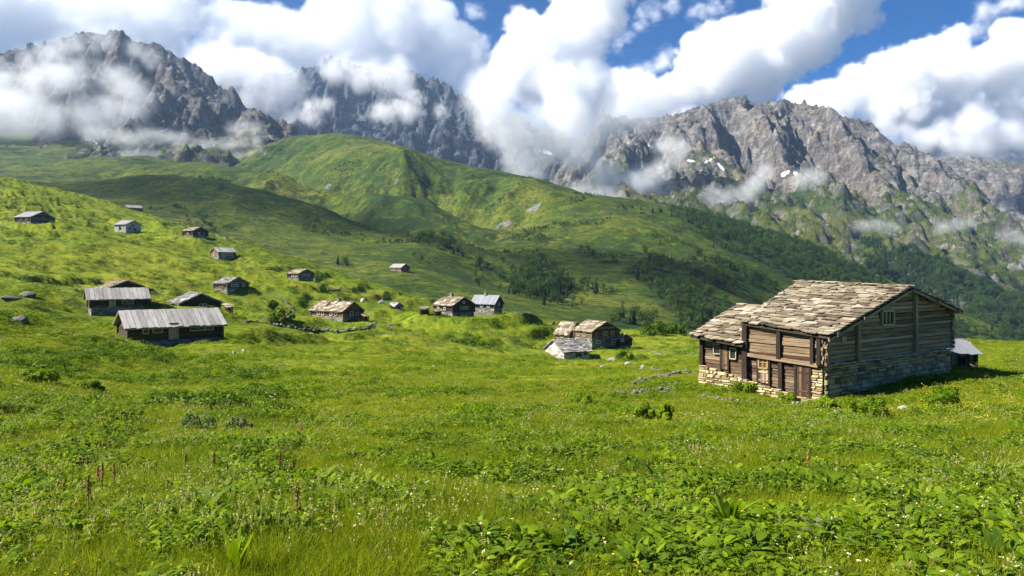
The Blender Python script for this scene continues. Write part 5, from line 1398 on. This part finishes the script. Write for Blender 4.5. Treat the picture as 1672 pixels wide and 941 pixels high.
# ================================================================== CLOUDS AND MIST (volumes)
def cloud_mat(name, dens, aniso=.35, col=(1, 1, 1)):
    g = NT(name)
    g.t.nodes.clear(); g.out = g.t.nodes.new('ShaderNodeOutputMaterial')
    v = g.n('ShaderNodeVolumePrincipled', {'Color': col, 'Density': dens, 'Anisotropy': aniso})
    return g.done(v, True)

def ico_blobs(name, blobs):
    cos = []; tr = []; n0 = 0
    bm = bmesh.new(); bmesh.ops.create_icosphere(bm, subdivisions=2, radius=1)
    bv = np.array([v.co[:] for v in bm.verts]); bf = np.array([[v.index for v in f.verts] for f in bm.faces]); bm.free()
    for (c, r) in blobs:
        for rr in ((r, r * .4) if r > 30 else (r,)):
            cos.append(bv * rr + np.array(c)); tr.append(bf + n0); n0 += len(bv)
    return raw_mesh(name, np.concatenate(cos), None, np.concatenate(tr), False)

def cloud(name, strokes, Y,  shell_px, mat_, voxel, worley=.55, fb=.5, soft=.35, wl=2.2, depth=.3, seed=1, step=.55, stretch=1.0, jit=.35, detail=6, bias=.35, world=None):
    """strokes: polylines of (photo x, y, radius) swept with blobs at distance Y; sizes in photo px"""
    rg = random.Random(seed); s = Y / FP; Rs = shell_px * s; blobs = []
    for st in strokes:
        for (a, b) in zip(st[:-1], st[1:]) if len(st) > 1 else [(st[0], st[0])]:
            L = math.hypot(b[0] - a[0], b[1] - a[1]); n = max(1, int(L / (step * max(4, (a[2] + b[2]) / 2))))
            for k in range(n):
                t = (k + rg.random() * .8) / n
                x, y, r = [a[q] + (b[q] - a[q]) * t for q in range(3)]
                for _ in range(2):
                    xx = x + rg.uniform(-jit, jit) * r; yy = y + rg.uniform(-jit, jit) * r; rr = r * rg.uniform(.5, 1.05)
                    c = P(xx, yy, Y); c.y += rg.uniform(-depth, depth) * r * s * 1.5; blobs.append((c, max(rr * s - Rs, 4)))
    if world: blobs = [(Vector(c), max(r - Rs, 4)) for c, r in world]
    me = ico_blobs(name, blobs)
    o = link(name, me, mat_)
    co = np.array([c[:] for c, r in blobs]); rad = np.array([r for c, r in blobs]) + Rs
    mg = Rs * (worley * .9 + fb * .9 + bias) + 5
    lo = (co - rad[:, None]).min(0) - mg * .8; hi = (co + rad[:, None]).max(0) + mg * .8
    res = np.maximum(8, ((hi - lo) / voxel).astype(int))
    g = GN(name)
    pos = g.n('GeometryNodeInputPosition')
    d = g.n('GeometryNodeProximity', {0: g.i.outputs[0]}, out='Distance', target_element='FACES')
    pv = g.n('ShaderNodeVectorMath', {0: pos, 1: (1 / stretch, 1 / stretch, 1)}, operation='MULTIPLY')
    w1 = g.n('ShaderNodeTexVoronoi', {'Vector': pv, 'Scale': 1 / (wl * Rs), 'Detail': 2.5, 'Roughness': .55, 'Lacunarity': 2.3, 'Randomness': 1.0}, feature='F1', normalize=False)
    f1 = g.n('ShaderNodeTexNoise', {'Vector': pv, 'Scale': 1 / (wl * 1.7 * Rs), 'Detail': float(detail), 'Roughness': .66, 'Distortion': .4})
    disp = g.m('ADD', g.m('MULTIPLY', g.m('SUBTRACT', .72, w1), 2 * worley * Rs), g.m('MULTIPLY', g.m('SUBTRACT', f1, .5), 4.0 * fb * Rs))
    f2 = g.n('ShaderNodeTexNoise', {'Vector': pv, 'Scale': 1 / (wl * .32 * Rs), 'Detail': 3.0, 'Roughness': .6, 'Distortion': .6})
    disp = g.m('ADD', disp, g.m('MULTIPLY', g.m('SUBTRACT', f2, .5), 2.1 * fb * Rs))
    e = g.m('ADD', g.m('SUBTRACT', Rs * (1 + bias), d), disp)
    den = g.m('DIVIDE', e, soft * Rs, clamp=True)
    den = g.m('MULTIPLY', den, g.m('ADD', g.m('MULTIPLY', den, .5), .5))
    vol = g.n('GeometryNodeVolumeCube', {'Density': den, 'Background': 0.0, 'Min': tuple(lo), 'Max': tuple(hi), 'Resolution X': int(res[0]), 'Resolution Y': int(res[1]), 'Resolution Z': int(res[2])})
    sm = g.n('GeometryNodeSetMaterial', {0: vol, 'Material': mat_})
    g.g.links.new(sm, g.o.inputs[0])
    md = o.modifiers.new('vapour', 'NODES'); md.node_group = g.g
    tag(o, kind='stuff')
    print('CLOUD', name, len(blobs), res, res.prod() / 1e6)
    return o

if True:
    M_CU = cloud_mat('cumulus_vapour', .0100, .0)
    M_MIST = cloud_mat('mist_vapour', .014, .0)
    M_THIN = cloud_mat('thin_vapour', .011, .0)
    M_CUL = cloud_mat('bright_vapour', .0055, .0)
    M_SHADE = cloud_mat('shade_cloud_vapour', .0042, .0)  # for the unseen cloud added to cast shade
    M_CU2 = cloud_mat('soft_cumulus_vapour', .011, .0)
    cloud('clouds', [
        [(-80, 15, 80), (60, 20, 72), (160, 10, 68), (250, 15, 62), (320, 10, 40)], [(-80, 80, 50), (60, 68, 42), (140, 48, 40), (230, 80, 34), (300, 100, 32)],
        [(345, 85, 40), (400, 55, 52), (455, 65, 50), (505, 95, 46)], [(520, 15, 56), (600, 40, 56), (680, 62, 46), (735, 85, 32)], [(510, 95, 44), (580, 95, 40), (660, 95, 40), (720, 112, 36), (775, 118, 30)], [(540, -20, 40), (600, -10, 40), (640, 10, 20)],
    ], 5200, 30, M_CUL, 10, worley=.40, fb=.62, soft=.24, bias=.75, seed=3, depth=.15)
    cloud('clouds', [
        [(990, -10, 50), (935, 35, 50), (885, 80, 52), (835, 125, 48)], [(860, 50, 30), (910, 125, 44), (990, 20, 34)], [(930, 165, 34), (985, 160, 30)],
    ], 5000, 26, M_CU, 10, worley=.42, fb=.62, soft=.24, bias=.6, seed=7)
    cloud('clouds', [
        [(1405, -15, 40), (1345, 12, 46), (1285, 42, 52), (1220, 78, 54), (1155, 110, 46), (1105, 138, 32)], [(1335, 72, 40), (1245, 118, 44), (1175, 145, 34)], [(1350, -40, 55)],
        [(1010, 165, 28), (1060, 165, 26), (1100, 165, 24)],
    ], 5600, 26, M_CU, 10, worley=.45, fb=.60, soft=.24, bias=.6, seed=4)
    cloud('clouds', [
        [(1700, 80, 64), (1615, 105, 52), (1550, 116, 46), (1490, 130, 42), (1435, 122, 30)], [(1400, 150, 30), (1345, 168, 18), (1310, 172, 10)], [(1700, 170, 60), (1600, 178, 52), (1500, 180, 42), (1420, 185, 32)],
    ], 6600, 26, M_CU, 13, worley=.45, fb=.6, soft=.24, bias=.6, seed=5)
    cloud('thin_clouds', [[(1030, 50, 14), (1060, 20, 18), (1110, 0, 18)], [(1075, 105, 9), (1095, 85, 9)], [(1600, 22, 13), (1690, 0, 18)], [(770, 20, 6), (785, 25, 6)], [(1010, 75, 6), (1045, 40, 9), (1075, 10, 10)], [(1140, 60, 5), (1165, 40, 6)], [(700, 30, 8), (745, 70, 8), (790, 70, 7)], [(330, 20, 8), (370, 12, 8)], [(1500, 90, 6), (1560, 60, 8), (1620, 45, 8)], [(1130, 20, 10), (1190, 5, 12)], [(1020, 125, 14), (1060, 112, 10)]],
          5400, 12, M_THIN, 11, worley=.2, fb=1.2, soft=1.5, seed=6, stretch=1.6, bias=.1)
    # mist that hangs on the slopes
    cloud('mist', [[(320, 120, 26), (370, 115, 34), (440, 130, 40), (485, 150, 32)], [(410, 165, 24), (470, 172, 16)], [(540, 118, 20), (600, 118, 16), (660, 122, 12)]], 3300, 20, M_CU2, 8, worley=.35, fb=.7, soft=.8, bias=.6, seed=8)
    cloud('mist', [[(-80, 190, 60), (20, 185, 54), (90, 188, 46), (150, 190, 34), (215, 185, 18)], [(-20, 128, 26), (50, 132, 20), (115, 122, 16)], [(195, 130, 10), (225, 160, 11), (215, 195, 12)]], 1980, 22, M_MIST, 7, worley=.2, fb=.85, soft=1.5, bias=.5, seed=9, stretch=1.3)
    cloud('mist', [[(40, 95, 16), (110, 78, 20), (180, 62, 13)], [(90, 120, 14), (160, 108, 12)], [(220, 80, 8), (250, 100, 7)]], 2260, 12, M_THIN, 6, worley=.2, fb=1.1, soft=1.4, bias=.7, seed=19)
    cloud('mist', [[(290, 248, 8), (350, 240, 11), (420, 230, 9)], [(440, 272, 7), (515, 268, 7)], [(200, 255, 7), (300, 262, 8)], [(330, 262, 9), (420, 255, 10), (480, 262, 8)], [(150, 222, 9), (300, 228, 8)], [(380, 215, 6), (420, 210, 5)]], 1740, 9, M_THIN, 4.5, worley=.2, fb=1.1, soft=1.5, bias=.8, seed=10, stretch=1.6)
    cloud('mist', [[(605, 196, 10), (645, 178, 24), (685, 188, 16)], [(660, 155, 13), (680, 165, 10)], [(540, 165, 9), (500, 178, 8)], [(715, 185, 8)], [(470, 195, 10), (520, 185, 8)]], 3500, 12, M_CU2, 6.5, worley=.4, fb=.75, soft=1.0, bias=.5, seed=11)
    cloud('mist', [[(800, 150, 40), (828, 200, 38), (852, 245, 28), (868, 285, 15)], [(925, 165, 50), (940, 220, 48), (965, 262, 38), (1000, 300, 26), (1060, 305, 15)], [(1015, 190, 26), (895, 245, 30), (860, 200, 36)], [(890, 130, 46), (960, 140, 32)], [(1000, 160, 24), (1060, 175, 18)]],
          2320, 24, M_CU2, 7, worley=.35, fb=.8, soft=1.2, bias=.85, seed=12)
    cloud('mist', [[(1040, 298, 11), (1090, 270, 15), (1112, 242, 13), (1080, 238, 9)], [(1160, 322, 9), (1205, 325, 12), (1238, 298, 13), (1250, 275, 9)], [(1300, 295, 14), (1338, 288, 11)], [(940, 310, 10), (1010, 330, 10)]], 2080, 10, M_THIN, 5, worley=.2, fb=1.0, soft=1.4, bias=.9, seed=13)
    cloud('mist', [[(1405, 366, 9), (1460, 373, 8)], [(1535, 372, 6), (1580, 364, 7)], [(1640, 385, 10), (1690, 395, 10)]], 1620, 7, M_THIN, 4, worley=.2, fb=1.0, soft=1.4, bias=.7, seed=14, stretch=1.5)
    cloud('mist', [[(1470, 228, 18), (1560, 236, 25), (1640, 230, 28), (1700, 236, 30)], [(1540, 208, 24), (1620, 203, 28)], [(1075, 205, 12), (1130, 188, 11)], [(1440, 205, 12), (1480, 222, 14)]], 3500, 14, M_MIST, 8, worley=.35, fb=.7, soft=1.2, bias=.5, seed=15)
    # unseen cloud added left of the frame to shade the slope behind the pasture
    cloud('clouds', [], 1250, 70, M_SHADE, 22, worley=.4, fb=.6, soft=.5, seed=16, world=[((-2020, 580, 1500), 130), ((-1840, 620, 1500), 150), ((-1640, 540, 1500), 140), ((-1430, 450, 1500), 120), ((-1900, 430, 1480), 80), ((-1250, 420, 1500), 80)])
# ================================================================== LIGHT, SKY, CAMERA
SUN_AZ, SUN_EL = -99.0, 42.0       # degrees clockwise from +Y, and above the horizon
w = bpy.data.worlds.new('World'); SC.world = w; w.use_nodes = True
nt = w.node_tree; bg = nt.nodes['Background']
sky = nt.nodes.new('ShaderNodeTexSky'); sky.sky_type = 'NISHITA'; sky.sun_disc = False
sky.sun_elevation = R(SUN_EL); sky.sun_rotation = R(SUN_AZ); sky.altitude = 4500; sky.air_density = .8; sky.dust_density = 0; sky.ozone_density = 5
hs_ = nt.nodes.new('ShaderNodeHueSaturation'); hs_.inputs['Saturation'].default_value = 1.25
nt.links.new(sky.outputs[0], hs_.inputs['Color']); nt.links.new(hs_.outputs[0], bg.inputs[0]); bg.inputs[1].default_value = .058
sd = bpy.data.lights.new('sun', 'SUN'); sd.energy = 5.0; sd.angle = R(.53); sd.color = (1, .95, .86)
so = bpy.data.objects.new('sun', sd); COL.objects.link(so)
sdir = Vector((math.sin(R(SUN_AZ)) * math.cos(R(SUN_EL)), math.cos(R(SUN_AZ)) * math.cos(R(SUN_EL)), math.sin(R(SUN_EL))))
so.rotation_euler = (-sdir).to_track_quat('-Z', 'Y').to_euler(); so.location = (-60, 0, 60)

cd = bpy.data.cameras.new('camera'); cam = bpy.data.objects.new('camera', cd); COL.objects.link(cam)
cam.location = (0, 0, EYE); cam.rotation_euler = (R(90), 0, 0)
cd.sensor_width = 36; cd.lens = FP / 1672 * 36; cd.shift_y = -(470.5 - HY) / 1672
cd.clip_start = .05; cd.clip_end = 40000
SC.camera = cam

if True:
    hz = NT('haze_air')
    hs = hz.n('ShaderNodeVolumePrincipled', {'Color': (.48, .68, 1.0), 'Density': HAZE, 'Anisotropy': .4})
    hm_ = hz.done(hs, True)
    bm = bmesh.new(); bmesh.ops.create_cube(bm, size=1)
    me = bpy.data.meshes.new('haze'); bm.to_mesh(me); bm.free()
    hb = tag(link('haze', me, hm_), kind='stuff')
    HB = ((-5200, -300, -420), (6200, 7700, HAZE_TOP))
    hb.location = [(a + b) / 2 for a, b in zip(*HB)]; hb.scale = [b - a for a, b in zip(*HB)]

vs = SC.view_settings; vs.view_transform = 'Standard'; vs.look = 'None'; vs.gamma = 1; vs.use_curve_mapping = False; vs.exposure = EXPO
SC.display_settings.display_device = 'sRGB'
SC.render.engine = 'CYCLES'
cy = SC.cycles
cy.max_bounces = 10; cy.diffuse_bounces = 3; cy.glossy_bounces = 2; cy.transmission_bounces = 4; cy.transparent_max_bounces = 8
cy.volume_bounces = VB; cy.volume_step_rate = VSR; cy.volume_max_steps = 512
cy.use_denoising = True; cy.denoiser = 'OPENIMAGEDENOISE'; cy.denoising_input_passes = 'RGB_ALBEDO_NORMAL'; cy.denoising_prefilter = 'ACCURATE'
cy.use_adaptive_sampling = True; cy.adaptive_threshold = .012
cy.caustics_reflective = False; cy.caustics_refractive = False
cy.sample_clamp_indirect = 6
SC.render.use_persistent_data = False
